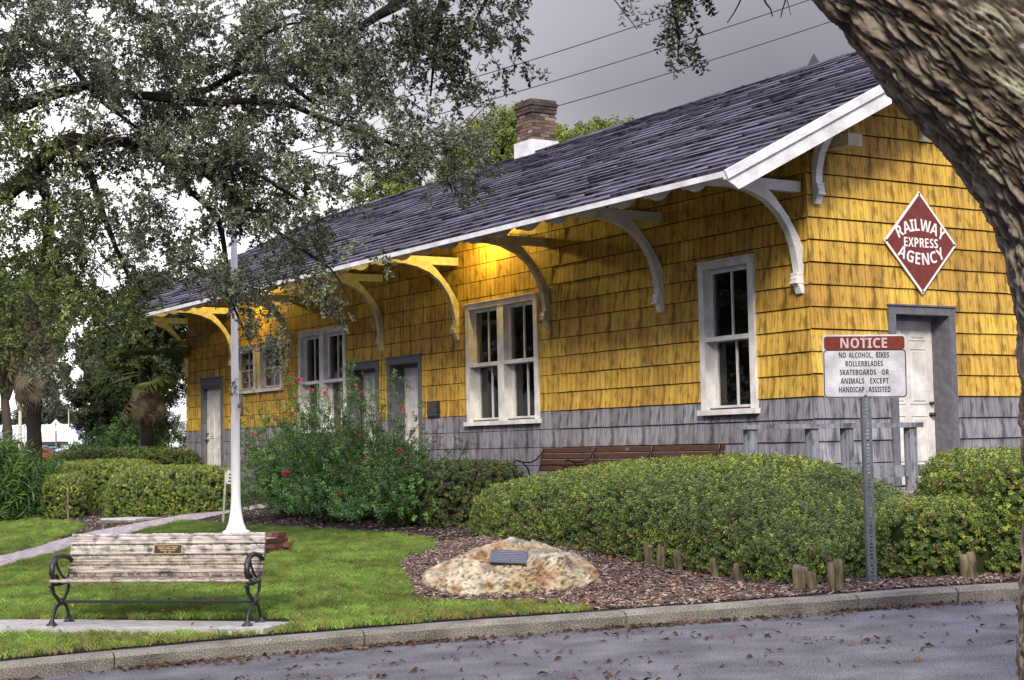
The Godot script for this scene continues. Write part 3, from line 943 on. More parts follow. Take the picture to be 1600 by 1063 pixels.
# ------------------------------------------------------------------ objects
func rrect(w: float, h: float, r: float) -> PackedVector2Array:
	var p := PackedVector2Array()
	for k in 4:
		var cx := (w / 2 - r) * (1 if k in [0, 3] else -1)
		var cy := (h / 2 - r) * (1 if k in [0, 1] else -1)
		for j in 5:
			var a := PI / 2 * k + PI / 2 * j / 4.0
			p.append(Vector2(cx + cos(a) * r, cy + sin(a) * r))
	return p

func notice_sign() -> void:
	var at0 := Vector3(4.34, -1.78, 3.41)
	var o := thing("notice_sign", at0, "white and maroon notice board on a perforated steel post between the hedges", "sign", "", deg_to_rad(59))
	# U-channel post with punched holes: web strips between holes, two flanges
	var b := MB.new()
	var top := 2.13
	b.box(Vector3(-0.038, 0, -0.006), Vector3(-0.012, top, 0.0))
	b.box(Vector3(0.012, 0, -0.006), Vector3(0.038, top, 0.0))
	var y := 0.0
	while y < top - 0.05:
		b.box(Vector3(-0.0119, y, -0.0062), Vector3(0.0119, y + 0.016, 0.0002))
		y += 0.03
	b.hexa([Vector3(-0.038, 0, -0.006), Vector3(-0.034, 0, -0.006), Vector3(-0.044, 0, -0.035), Vector3(-0.048, 0, -0.035), Vector3(-0.038, top, -0.006), Vector3(-0.034, top, -0.006), Vector3(-0.044, top, -0.035), Vector3(-0.048, top, -0.035)])
	b.hexa([Vector3(0.038, 0, -0.006), Vector3(0.034, 0, -0.006), Vector3(0.044, 0, -0.035), Vector3(0.048, 0, -0.035), Vector3(0.038, top, -0.006), Vector3(0.034, top, -0.006), Vector3(0.044, top, -0.035), Vector3(0.048, top, -0.035)])
	part(o, "post", b.mesh(), M.galv)
	b = MB.new()
	b.prism(rrect(0.715, 0.54, 0.03), 0.002, 0.006)
	var panel := part(o, "sign_panel", b.mesh(), M.notice_white, Transform3D(Basis(Vector3(0, 0, 1), deg_to_rad(-0.6)), Vector3(-0.005, 1.86, 0)))
	b = MB.new()
	b.prism(rrect(0.69, 0.115, 0.025), 0.006, 0.0075)
	part(panel, "red_band", b.mesh(), M.notice_red, Transform3D(Basis.IDENTITY, Vector3(0, 0.198, 0)))
	b = MB.new()
	var rim := rrect(0.706, 0.408, 0.03)
	var inn := rrect(0.690, 0.392, 0.025)
	for k in rim.size():
		var j := (k + 1) % rim.size()
		b.quad(Vector3(rim[k].x, rim[k].y, 0.0072), Vector3(rim[j].x, rim[j].y, 0.0072), Vector3(inn[j].x, inn[j].y, 0.0072), Vector3(inn[k].x, inn[k].y, 0.0072), Vector3(0, 0, 1))
	part(panel, "border_line", b.mesh(), M.black, Transform3D(Basis.IDENTITY, Vector3(0, -0.063, 0)))
	letters(panel, "NOTICE", M.notice_letter, Transform3D(Basis.IDENTITY, Vector3(-0.005, 0.198, 0.0076)), 0.085, 0.40)
	var lines := [["NO  ALCOHOL,  BIKES", 0.43], ["ROLLERBLADES", 0.32], ["SKATEBOARDS    OR", 0.42], ["ANIMALS    EXCEPT", 0.41], ["HANDICAP . ASSISTED", 0.44]]
	for k in 5:
		letters(panel, lines[k][0], M.black, Transform3D(Basis.IDENTITY, Vector3(-0.005, 0.095 - k * 0.0735, 0.0062)), 0.047, lines[k][1])
	b = MB.new()
	b.lathe([Vector2(0.012, 0), Vector2(0.012, 0.004), Vector2(0.004, 0.008), Vector2(0, 0.008)], 10)
	for yy in [0.245, -0.25]:
		part(panel, "bolt", b.mesh(true), M.galv, Transform3D(Basis(Vector3(1, 0, 0), PI / 2), Vector3(0, yy, 0.006)))

func diamond_sign() -> void:
	var o := thing("diamond_sign", Vector3(0.045, 1.93, -1.825), "large maroon diamond enamel sign with curved white lettering on the gable wall", "sign", "", PI / 2)
	var s := 0.655
	var b := MB.new()
	var sw := 0.64
	b.prism(PackedVector2Array([Vector2(0, -s), Vector2(sw, 0), Vector2(0, s), Vector2(-sw, 0)]), 0.0, 0.012)
	part(o, "enamel_border", b.mesh(), M.enamel)
	b = MB.new()
	b.prism(PackedVector2Array([Vector2(0, -s + 0.045), Vector2(sw - 0.043, 0), Vector2(0, s - 0.045), Vector2(-sw + 0.043, 0)]), 0.012, 0.0145)
	part(o, "red_field", b.mesh(), M.red)
	var word := func(t: String, rad: float, cy: float, spread: float, up: bool, h: float) -> void:
		var n := t.length()
		var wid := {"R": 1.0, "A": 1.05, "I": 0.5, "L": 0.85, "W": 1.4, "Y": 1.0, "G": 1.05, "E": 0.9, "N": 1.1, "C": 1.0}
		var total := 0.0
		for k in n:
			total += wid[t[k]]
		var run := 0.0
		for k in n:
			var a: float = ((run + wid[t[k]] * 0.5) / total - 0.5) * spread
			run += wid[t[k]]
			var p := Vector3(sin(a) * rad, cy + (cos(a) * rad if up else -cos(a) * rad), 0.0146)
			letters(o, t[k], M.enamel, Transform3D(Basis(Vector3(0, 0, 1), -a if up else a), p), h)
	word.call("RAILWAY", 0.78, -0.555, 1.16, true, 0.15)
	word.call("AGENCY", 0.78, 0.575, 1.06, false, 0.15)
	letters(o, "EXPRESS", M.enamel, Transform3D(Basis.IDENTITY, Vector3(0, 0.0, 0.0146)), 0.118, 0.60)
	b = MB.new()
	b.lathe([Vector2(0.014, 0), Vector2(0.014, 0.006), Vector2(0, 0.01)], 10)
	for p in [Vector3(0, s - 0.035, 0.012), Vector3(sw - 0.035, 0, 0.012), Vector3(-sw + 0.035, 0, 0.012), Vector3(0, -s + 0.035, 0.012)]:
		part(o, "screw", b.mesh(true), M.iron, Transform3D(Basis(Vector3(1, 0, 0), PI / 2), p))

func wall_plaque() -> void:
	var o := thing("wall_plaque", Vector3(-9.29, 0.13, 0.02), "small dark plaque with raised lines on the yellow wall beside the recessed doorway", "plaque")
	var b := MB.new()
	b.box(Vector3(-0.2, -0.14, 0.0), Vector3(0.2, 0.14, 0.025))
	part(o, "plate", b.mesh(), M.bronze)
	b = MB.new()
	for k in 7:
		b.box(Vector3(-0.16, 0.1 - k * 0.033, 0.025), Vector3(0.16 - (k % 3) * 0.03, 0.112 - k * 0.033, 0.029))
	part(o, "raised_lines", b.mesh(), M.grey_trim)

func front_bench() -> void:
	var o := thing("park_bench", Vector3(1.49, 0, 8.67), "weathered bench with pale slats, black scrolled iron ends and a plaque, on a concrete pad", "bench", "", 0.82)
	o.position.y = g(1.49, 8.67) + 0.025
	o.scale.y = 0.95
	var L := 0.86
	# slats: [out z, up y, tilt deg] centres; local z is towards the road
	var rows := [[-0.235, 0.715, 12.0, 0.100], [-0.213, 0.618, 12.0, 0.090], [-0.193, 0.530, 12.0, 0.084], [-0.172, 0.452, 16.0, 0.074], [-0.135, 0.398, 45.0, 0.055], [-0.075, 0.372, 82.0, 0.06], [0.0, 0.368, 88.0, 0.065], [0.078, 0.374, 92.0, 0.065], [0.150, 0.378, 97.0, 0.062]]
	var n := 0
	for r in rows:
		var b := MB.new()
		b.rounded(Vector3(-L, -r[3] / 2 + 0.003, -0.015), Vector3(L, r[3] / 2 - 0.003, 0.015), 0.007)
		part(o, "slat", b.mesh(), M["slat%d" % [0, 0, 1, 1, 2, 2, 2, 1, 1][n]], Transform3D(Basis(Vector3(1, 0, 0), -deg_to_rad(r[2])), Vector3(0, r[1], r[0])))
		n += 1
	for s in [-1, 1]:
		var x: float = s * (L - 0.015)
		var b := MB.new()
		# back support, seat rail
		b.tube([Vector3(x, 0.76, -0.265), Vector3(x, 0.55, -0.218), Vector3(x, 0.42, -0.178), Vector3(x, 0.355, -0.10), Vector3(x, 0.342, 0.03), Vector3(x, 0.352, 0.17), Vector3(x, 0.33, 0.195)], [0.017], 8, 0.8)
		# front and rear legs, an X that meets in a knot
		b.tube([Vector3(x, 0.345, 0.165), Vector3(x, 0.27, 0.135), Vector3(x, 0.215, 0.06), Vector3(x, 0.19, 0.0), Vector3(x, 0.15, 0.09), Vector3(x, 0.08, 0.145), Vector3(x, 0.0, 0.165)], [0.017], 8, 0.8)
		b.tube([Vector3(x, 0.36, -0.135), Vector3(x, 0.28, -0.12), Vector3(x, 0.215, -0.055), Vector3(x, 0.19, 0.0), Vector3(x, 0.15, -0.085), Vector3(x, 0.08, -0.125), Vector3(x, 0.0, -0.14)], [0.017], 8, 0.8)
		b.lathe([Vector2(0.0, 0.155), Vector2(0.028, 0.165), Vector2(0.036, 0.19), Vector2(0.028, 0.215), Vector2(0, 0.225)], 10, Vector3(x, 0, 0))
		for z in [0.165, -0.14]:
			b.lathe([Vector2(0.045, 0.0), Vector2(0.045, 0.012), Vector2(0.028, 0.022), Vector2(0.016, 0.05)], 12, Vector3(x, 0, z))
		var e := part(o, "iron_end", b.mesh(true), M.iron)
		b = MB.new()
		# armrest loop
		var loop := [Vector3(x, 0.53, -0.205), Vector3(x, 0.575, -0.12), Vector3(x, 0.592, 0.0), Vector3(x, 0.578, 0.10), Vector3(x, 0.52, 0.155), Vector3(x, 0.44, 0.165), Vector3(x, 0.38, 0.13), Vector3(x, 0.37, 0.08), Vector3(x, 0.40, 0.06), Vector3(x, 0.43, 0.085)]
		b.tube(loop, [0.019, 0.022, 0.022, 0.022, 0.022, 0.021, 0.019, 0.016, 0.014, 0.014], 8, 1.1)
		b.tube([Vector3(x, 0.57, 0.09), Vector3(x, 0.50, 0.07), Vector3(x, 0.42, 0.0), Vector3(x, 0.38, -0.08), Vector3(x, 0.42, -0.15)], [0.010], 6)
		part(e, "armrest", b.mesh(true), M.iron)
	var b2 := MB.new()
	b2.tube([Vector3(-L + 0.02, 0.19, 0.0), Vector3(L - 0.02, 0.19, 0.0)], [0.012], 8)
	part(o, "stretcher", b2.mesh(true), M.iron)
	var pl := MB.new()
	pl.box(Vector3(-0.128, -0.042, 0.0), Vector3(0.128, 0.042, 0.004))
	var pq := part(o, "plaque", pl.mesh(), M.gilt, Transform3D(Basis(Vector3(1, 0, 0), -deg_to_rad(12)), Vector3(0.02, 0.625, -0.193)))
	pl = MB.new()
	pl.box(Vector3(-0.120, -0.036, 0.004), Vector3(0.120, 0.036, 0.006))
	part(pq, "plaque_field", pl.mesh(), M.bronze)
	letters(pq, "EMMA DAVIE", M.gilt, Transform3D(Basis.IDENTITY, Vector3(0.0, -0.011, 0.006)), 0.013, 0.13)
	pl = MB.new()
	for q in [[-0.09, -0.02, 0.02], [-0.01, 0.02, 0.02], [0.03, 0.09, 0.02], [-0.085, -0.03, 0.006], [-0.02, 0.03, 0.006], [0.04, 0.08, 0.006], [-0.03, -0.01, -0.027], [0.01, 0.03, -0.027]]:
		pl.box(Vector3(q[0], q[2] - 0.003, 0.006), Vector3(q[1], q[2] + 0.003, 0.0072))
	part(pq, "raised_lines", pl.mesh(), M.gilt)
	# the slab under it
	var slab := thing("concrete_pad", Vector3(1.49, 0, 8.67), "pale concrete pad under the front bench, in the grass by the kerb", "slab", "", 0.82)
	slab.position.y = g(1.49, 8.67) + 0.013
	var p := PackedVector2Array([Vector2(-1.9, -0.33), Vector2(1.16, -0.30), Vector2(1.05, 0.36), Vector2(-1.9, 0.42)])
	b2 = MB.new()
	b2.prism(p, -0.3, 0.012, Transform3D(Basis(Vector3(1, 0, 0), Vector3(0, 0, 1), Vector3(0, 1, 0)), Vector3.ZERO))
	part(slab, "slab_body", b2.mesh(), M.concrete)

func far_bench() -> void:
	var o := thing("long_bench", Vector3(-3.35, -1.42, 0.55), "long dark brown slatted bench with black scrolled arms against the grey shingles", "bench")
	var L := 2.08
	for r in [[-0.19, 0.82, 12.0], [-0.17, 0.735, 12.0], [-0.15, 0.65, 12.0], [-0.13, 0.565, 12.0], [0.0, 0.45, 90.0], [0.1, 0.45, 90.0], [0.2, 0.45, 90.0], [0.3, 0.445, 90.0]]:
		var b := MB.new()
		b.rounded(Vector3(-L, -0.038, -0.016), Vector3(L, 0.038, 0.016), 0.007)
		part(o, "slat", b.mesh(), M.brown_slat, Transform3D(Basis(Vector3(1, 0, 0), -deg_to_rad(r[2])), Vector3(0, r[1], r[0])))
	for k in 4:
		var x: float = [-L + 0.04, -0.72, 0.62, L - 0.06][k]
		var b := MB.new()
		b.tube([Vector3(x, 0.86, -0.17), Vector3(x, 0.80, -0.15), Vector3(x, 0.62, -0.115), Vector3(x, 0.47, -0.06), Vector3(x, 0.43, 0.05), Vector3(x, 0.43, 0.33), Vector3(x, 0.3, 0.36), Vector3(x, 0.0, 0.34)], [0.014], 8)
		b.tube([Vector3(x, 0.43, 0.0), Vector3(x, 0.25, -0.08), Vector3(x, 0.0, -0.16)], [0.014], 8)
		var e := part(o, "iron_support", b.mesh(true), M.iron)
		b = MB.new()
		b.tube([Vector3(x, 0.80, -0.15), Vector3(x, 0.70, -0.06), Vector3(x, 0.655, 0.05), Vector3(x, 0.66, 0.18), Vector3(x, 0.69, 0.29), Vector3(x, 0.66, 0.36), Vector3(x, 0.60, 0.355), Vector3(x, 0.585, 0.31), Vector3(x, 0.61, 0.285)], [0.013], 8)
		b.tube([Vector3(x, 0.60, 0.355), Vector3(x, 0.52, 0.35), Vector3(x, 0.43, 0.33)], [0.012], 8)
		b.tube([Vector3(x, 0.665, 0.2), Vector3(x, 0.57, 0.1), Vector3(x, 0.44, 0.06)], [0.011], 8)
		part(e, "scroll_arm", b.mesh(true), M.iron)
	var t := MB.new()
	t.box(Vector3(-0.045, -0.02, 0), Vector3(0.045, 0.02, 0.003))
	part(o, "nameplate", t.mesh(), M.galv, Transform3D(Basis(Vector3(1, 0, 0), -deg_to_rad(12)), Vector3(0.05, 0.825, -0.173)))

func flagpole() -> void:
	var base := Vector3(-2.55, 0, 6.35)
	base.y = g(base.x, base.z) - 0.02
	var o := thing("brick_plinth", base, "low square red brick plinth behind the bench, carrying the white flagpole", "plinth", "", deg_to_rad(32))
	o.scale = Vector3.ONE * 0.84
	var b := MB.new()
	b.box(Vector3(-0.48, -0.2, -0.48), Vector3(0.48, 0.29, 0.48))
	part(o, "mortar_core", b.mesh(), M.concrete)
	var bm := MB.new()
	bm.box(Vector3(-0.097, 0, -0.05), Vector3(0.097, 0.058, 0.05))
	var mesh := bm.mesh()
	var tones := []
	for k in 4:
		tones.append(tri(mat(lin([0.30, 0.24, 0.36, 0.16][k], [0.11, 0.085, 0.17, 0.075][k], [0.075, 0.065, 0.11, 0.06][k]), 0.9), M.kerb.albedo_texture, Vector3(3, 3, 3)))
	for row in 5:
		for s in 4:
			var rot := Basis(Vector3.UP, s * PI / 2)
			for k in 5:
				var x := -0.405 + k * 0.205 + (0.0 if row % 2 == 0 else -0.0)
				if row % 2 == 1: x -= 0.1
				if x < -0.42: x += 0.02
				part(o, "brick", mesh, tones[rng.randi() % 4], Transform3D(rot, rot * Vector3(x, -0.05 + row * 0.068, 0.452 + R(-0.003, 0.003))))
	for k in 10:
		for s in 2:
			part(o, "brick", mesh, tones[rng.randi() % 4], Transform3D(Basis(Vector3.UP, PI / 2), Vector3(-0.45 + k * 0.1, 0.291 + R(0, 0.003), (-0.38 if s == 0 else 0.38))))
	var foot := Vector3(-3.02, g(-2.55, 6.35) + 0.335, 6.1)
	foot = Vector3(-2.62, base.y + 0.352 * 0.84, 6.3)
	var p := thing("flagpole", foot, "tall white tapering flagpole with a flared foot, standing on the brick plinth", "flagpole")
	b = MB.new()
	b.lathe([Vector2(0.15, 0.0), Vector2(0.15, 0.025), Vector2(0.115, 0.04), Vector2(0.085, 0.12), Vector2(0.062, 0.25), Vector2(0.053, 0.4), Vector2(0.049, 1.30), Vector2(0.043, 1.36), Vector2(0.040, 2.4), Vector2(0.036, 4.1), Vector2(0.0, 4.12)], 20)
	part(p, "pole", b.mesh(true), M.pole_white)
	b = MB.new()
	b.box(Vector3(-0.012, 1.40, 0.055), Vector3(0.012, 1.44, 0.11))
	b.tube([Vector3(0, 1.31, 0.10), Vector3(0, 1.36, 0.115), Vector3(0, 1.48, 0.115), Vector3(0, 1.54, 0.10)], [0.014], 8)
	part(p, "cleat", b.mesh(true), M.galv, Transform3D(Basis(Vector3.UP, deg_to_rad(110)), Vector3.ZERO))
	b = MB.new()
	b.lathe([Vector2(0.0, 4.1), Vector2(0.05, 4.14), Vector2(0.06, 4.2), Vector2(0.04, 4.26), Vector2(0, 4.28)], 12)
	part(p, "finial", b.mesh(true), M.gilt)

func railing() -> void:
	var o := thing("ramp_railing", Vector3(1.2, -1.5, 0.8), "grey metal ramp railing with square posts in front of the gable door", "railing")
	var zpos := [2.04, 1.17, 0.65, -0.33]
	var low := [-1.7, -1.7, -1.7, -1.15]
	for k in 4:
		var b := MB.new()
		b.box(Vector3(1.155, low[k], zpos[k] - 0.055), Vector3(1.255, -0.408, zpos[k] + 0.055))
		wpart(o, "post", b.mesh(), M.rail)
	var b := MB.new()
	b.box(Vector3(1.14, -0.407, 0.875), Vector3(1.28, -0.358, 2.17))
	wpart(o, "top_rail", b.mesh(), M.rail)
	b = MB.new()
	b.box(Vector3(1.14, -0.407, -0.47), Vector3(1.28, -0.352, 0.87))
	wpart(o, "top_rail", b.mesh(), M.rail)
	b = MB.new()
	b.box(Vector3(1.16, -0.965, -0.6), Vector3(1.2, -0.835, 2.0))
	wpart(o, "lower_rail", b.mesh(), M.rail)

func log_post(px: Vector3, r: float, h: float, lean: float, label: String) -> void:
	var o := thing("log_post", px, label, "log post", "short timber posts edging the hedges", R(0, 6.2))
	o.position.y = g(px.x, px.z) - 0.05
	h *= 0.78
	r *= 0.85
	for s in 2:
		var b := MB.new()
		var pts := []
		var rad := []
		for k in 6:
			pts.append(Vector3(lean * k / 5.0 * h + (r * 0.55 * (s * 2 - 1)), h * k / 5.0 * (1.0 - 0.08 * s), 0.01 * sin(k + s)))
			rad.append(r * (0.72 + 0.08 * sin(k * 2.1 + s)))
		b.tube(pts, rad, 9)
		part(o, "split_half", b.mesh(true), M.timber)

func boulder() -> void:
	# centre about (0.9, 5.1); long axis along the picture
	var c := Vector3(1.93, 0, 5.46)
	c.y = g(c.x, c.z) - 0.08
	var o := thing("boulder", c, "big pitted tan and grey limestone boulder with a small plate, on mulch by the lawn", "boulder", "", deg_to_rad(58))
	var n1 := FastNoiseLite.new(); n1.seed = 31; n1.frequency = 1.5; n1.fractal_octaves = 5
	var n2 := FastNoiseLite.new(); n2.seed = 33; n2.frequency = 5.0; n2.fractal_type = FastNoiseLite.FRACTAL_RIDGED; n2.fractal_octaves = 3
	var n3 := FastNoiseLite.new(); n3.seed = 35; n3.frequency = 9.0; n3.fractal_octaves = 3
	# cut by rough planes: normal, distance
	var cuts := []
	for q in [[0.0, 0.86, 0.5, 0.395], [-0.5, 0.8, 0.2, 0.50], [0.3, 0.92, 0.05, 0.475], [0.0, 0.3, -1.0, 0.5], [-1.0, 0.2, 0.2, 0.80], [-0.7, 0.25, 0.65, 0.66], [1.0, 0.3, 0.0, 0.80], [0.65, 0.2, 0.7, 0.68], [0.05, 0.25, 1.0, 0.52], [-0.12, 0.97, -0.2, 0.51], [-0.25, 0.55, 0.8, 0.49], [0.45, 0.6, 0.6, 0.55], [0.8, 0.7, -0.2, 0.74]]:
		var nn := Vector3(q[0], q[1], q[2])
		cuts.append([nn.normalized(), q[3] * 1.0])
	var shape := func(u: float, w: float) -> Array:
		var th := u * TAU
		var ph := -0.3 + w * (PI * 0.5 + 0.3)
		var d := Vector3(cos(th) * cos(ph), sin(ph), sin(th) * cos(ph))
		var r := 9.0
		var second := 9.0
		for cu in cuts:
			var k: float = d.dot(cu[0])
			if k > 0.02:
				var t: float = cu[1] / k
				if t < r:
					second = r
					r = t
				elif t < second:
					second = t
		r -= 0.035 * exp(-(second - r) / 0.05)      # worn edges
		var q := d * r
		var nn := n1.get_noise_3dv(q * 1.1)
		var n2v := n2.get_noise_3dv(q * 1.4)
		q += d * (0.085 * nn - 0.022 * maxf(n2v, 0.0) + 0.03 * n3.get_noise_3dv(q) - 0.05 * maxf(0.0, n3.get_noise_3dv(q * 1.8) - 0.12))
		var tan1 := Color(0.58, 0.44, 0.25)
		var pale := Color(0.74, 0.66, 0.48)
		var rust := Color(0.40, 0.19, 0.07)
		var gr := Color(0.20, 0.195, 0.165)
		var col := tan1.lerp(pale, clampf(0.5 + nn * 1.8, 0, 1)).lerp(rust, clampf(n1.get_noise_3dv(q * 2.3 + Vector3(9, 3, 1)) * 2.4 - 0.2, 0, 0.75))
		var lich := clampf(n1.get_noise_3dv(q * 1.7 + Vector3(1, 20, 4)) * 3.0 + q.x * 0.9 + 1.6 * (q.y - 0.42), 0, 1)
		col = col.lerp(gr, lich * 0.75)
		col = col.lerp(Color(0.10, 0.075, 0.05), clampf(n2v * 1.0 - 0.4 + 2.2 * maxf(0.0, n3.get_noise_3dv(d * r * 1.8) - 0.12), 0, 0.75))
		return [q, col]
	var b := MB.new()
	b.grid(360, 150, shape)
	part(o, "stone", b.mesh(true), M.rock)
	b = MB.new()
	b.box(Vector3(-0.165, 0.0, -0.1), Vector3(0.165, 0.012, 0.1))
	var pn := Vector3(0.0, 0.86, 0.5).normalized()
	var pb := Basis(Vector3(1, 0, 0), pn, Vector3(1, 0, 0).cross(pn)) * Basis(Vector3.UP, deg_to_rad(-6))
	var plate := part(o, "plate", b.mesh(), M.slate, Transform3D(pb, pn * 0.398 + Vector3(-0.06, 0, 0)))
	b = MB.new()
	for k in 6:
		b.box(Vector3(-0.12 + 0.02 * (k % 2), 0.012, -0.07 + k * 0.026), Vector3(0.12 - 0.03 * (k % 3), 0.0145, -0.062 + k * 0.026))
	for c2 in [Vector3(-0.15, 0.012, -0.085), Vector3(0.14, 0.012, -0.085), Vector3(-0.15, 0.012, 0.075), Vector3(0.14, 0.012, 0.075)]:
		b.box(c2, c2 + Vector3(0.012, 0.006, 0.012))
	part(plate, "raised_lines", b.mesh(), M.galv)

func power_line(a: Vector3, b: Vector3, sag: float, label: String) -> void:
	var pts := []
	var d := b - a
	for k in 41:
		var t := k / 40.0
		var q := a - d * 0.9 + d * 3.0 * t
		pts.append(q - Vector3(0, sag * (1.0 - pow(2.0 * t - 1.0, 2.0)) - sag, 0))
	var m := MB.new()
	m.tube(pts, [0.022], 5)
	var o := thing("power_line", a, label, "power line", "overhead power lines behind the depot")
	wpart(o, "cable", m.mesh(true), M.wire)

# ------------------------------------------------------------------ plants
func leaf(b: MB, p: Vector3, dir: Vector3, up: Vector3, l: float, w: float, fold := 0.25) -> void:
	var side := dir.cross(up).normalized()
	up = side.cross(dir).normalized()
	var n := b.v.size()
	b.v.append(p)
	b.v.append(p + dir * l * 0.55 + side * w * 0.5 + up * w * fold)
	b.v.append(p + dir * l - up * l * 0.06)
	b.v.append(p + dir * l * 0.55 - side * w * 0.5 + up * w * fold)
	for k in 4:
		b.c.append(b.col)
	b.i.append_array(PackedInt32Array([n, n + 1, n + 2, n, n + 2, n + 3]))

func ball() -> Vector3:
	while true:
		var p := Vector3(R(-1, 1), R(-1, 1), R(-1, 1))
		if p.length_squared() <= 1.0 and p.length_squared() > 0.0001:
			return p
	return Vector3.ZERO

# a short twig along +y that carries leaves
func spray(n: int, length: float, l: float, w: float, twig := true, tone := 0.3) -> ArrayMesh:
	var b := MB.new()
	if twig:
		b.col = Color(0.8, 0.6, 0.5)
		var bend := Vector3(R(-0.1, 0.1), 0, R(-0.1, 0.1)) * length
		b.tube([Vector3.ZERO, Vector3(0, length * 0.5, 0) + bend, Vector3(0, length, 0)], [length * 0.012, length * 0.008, length * 0.003], 3)
	for k in n:
		var t := (k + R(0.2, 0.9)) / n
		var a := k * 2.4 + R(-0.5, 0.5)
		var dir := (Vector3(cos(a), R(0.1, 0.9), sin(a))).normalized()
		var q := R(1.0 - tone, 1.0 + tone)
		b.col = Color(q, q * R(0.95, 1.05), q * R(0.85, 1.1))
		leaf(b, Vector3(0, t * length, 0) + dir * length * 0.04, dir, (Vector3.UP + ball() * 0.5).normalized(), l * R(0.7, 1.15), w * R(0.8, 1.15))
	return b.mesh()

# a branchlet: a twig with side sprays, all in one mesh
func branchlet(n: int, length: float, l: float, w: float) -> ArrayMesh:
	var b := MB.new()
	b.col = Color(0.75, 0.6, 0.5)
	var bend := Vector3(R(-0.12, 0.12), 0, R(-0.12, 0.12)) * length
	b.tube([Vector3.ZERO, Vector3(0, length * 0.4, 0) + bend * 0.7, Vector3(0, length * 0.75, 0) + bend, Vector3(0, length, 0) + bend * 0.6], [length * 0.008, length * 0.006, length * 0.004, length * 0.002], 3)
	for s in n:
		var t := 0.25 + 0.75 * (s + R(0, 0.8)) / n
		var a := s * 2.4 + R(-0.6, 0.6)
		var root := Vector3(0, length * t, 0) + bend * 0.9
		var d := Vector3(cos(a), R(0.3, 1.1), sin(a)).normalized()
		var sl := length * R(0.22, 0.42) * (1.15 - 0.5 * t)
		b.col = Color(0.75, 0.6, 0.5)
		b.tube([root, root + d * sl], [length * 0.004, length * 0.0015], 3)
		var q0 := R(0.75, 1.25)
		for k in 13:
			var u := 0.2 + 0.8 * (k + R(0.0, 0.8)) / 13.0
			var ld := (d * 0.5 + ball()).normalized()
			var q := q0 * R(0.75, 1.25)
			b.col = Color(q, q * R(0.95, 1.05), q * R(0.85, 1.1))
			leaf(b, root + d * sl * u, ld, (Vector3.UP + ball() * 0.6).normalized(), l * R(0.65, 1.15), w * R(0.8, 1.15))
	return b.mesh()

func turned(up: Vector3, scl: float) -> Basis:
	var y := up.normalized()
	var x := y.cross(ball()).normalized()
	if x.length_squared() < 0.5:
		x = y.cross(Vector3(1, 0.2, 0.3)).normalized()
	return Basis(x, y, x.cross(y)) * Basis.from_scale(Vector3.ONE * scl)

func tone(a: Color, b: Color) -> Color:
	var q := R(0.75, 1.25)
	var c := a.lerp(b, rng.randf())
	return Color(c.r * q, c.g * q, c.b * q)

class Foliage:
	var xs := []
	var cs := []

func blob(f: Foliage, c: Vector3, rad: Vector3, n: int, scl: float, c1: Color, c2: Color, hang := 0.0, gap := -0.15, freq := 1.6) -> void:
	var got := 0
	var tries := 0
	while got < n and tries < n * 4:
		tries += 1
		var d := ball()
		d *= lerpf(1.0, 1.0 / d.length(), 0.35)
		var p := c + d * rad
		if grain.get_noise_3dv(p * freq) < gap:
			continue
		var up := (d + ball() * 0.9 + Vector3(0, -hang, 0))
		f.xs.append(Transform3D(turned(up, scl * R(0.75, 1.25)), p))
		f.cs.append(tone(c1, c2))
		got += 1

# a blob given in the view's own axes, so that it can be measured: half sizes in metres across, up, and in depth
func vblob(f: Foliage, px: float, py: float, depth: float, rx: float, ry: float, rz: float, dens: float, scl: float, c1: Color, c2: Color, hang := 0.3, gap := -0.15, freq := 1.6) -> void:
	var k := depth / F
	var a := rx * k
	var b := ry * k
	var n := int(PI * a * b * dens)
	var tmp := Foliage.new()
	blob(tmp, Vector3.ZERO, Vector3(a, b, rz), n, scl, c1, c2, hang, -2.0)
	var o := at(px, py, depth)
	for j in tmp.xs.size():
		var x: Transform3D = tmp.xs[j]
		var p: Vector3 = o + cam_basis * x.origin
		if grain.get_noise_3dv(p * freq) < gap:
			continue
		f.xs.append(Transform3D(x.basis, p))
		f.cs.append(tmp.cs[j])

func limb(o: Node3D, n: String, pts: Array, r0: float, r1: float, m: Material, sides := 8) -> void:
	var fine := []
	var rad := []
	var cv := Curve3D.new()
	for k in pts.size():
		var t: Vector3 = (pts[mini(k + 1, pts.size() - 1)] - pts[maxi(k - 1, 0)]) / 6.0
		cv.add_point(pts[k], -t, t)
	var len := cv.get_baked_length()
	var steps := maxi(6, int(len / 0.12))
	for k in steps + 1:
		var p := cv.sample_baked(len * k / steps)
		fine.append(p + Vector3(grain.get_noise_3dv(p * 2.0), grain.get_noise_3dv(p * 2.0 + Vector3(7, 1, 3)), 0) * r0 * 0.5)
		rad.append(lerpf(r0, r1, float(k) / steps) * (1.0 + 0.15 * grain.get_noise_3dv(p * 3.0)))
	var b := MB.new()
	b.tube(fine, rad, sides)
	wpart(o, n, b.mesh(true), m)

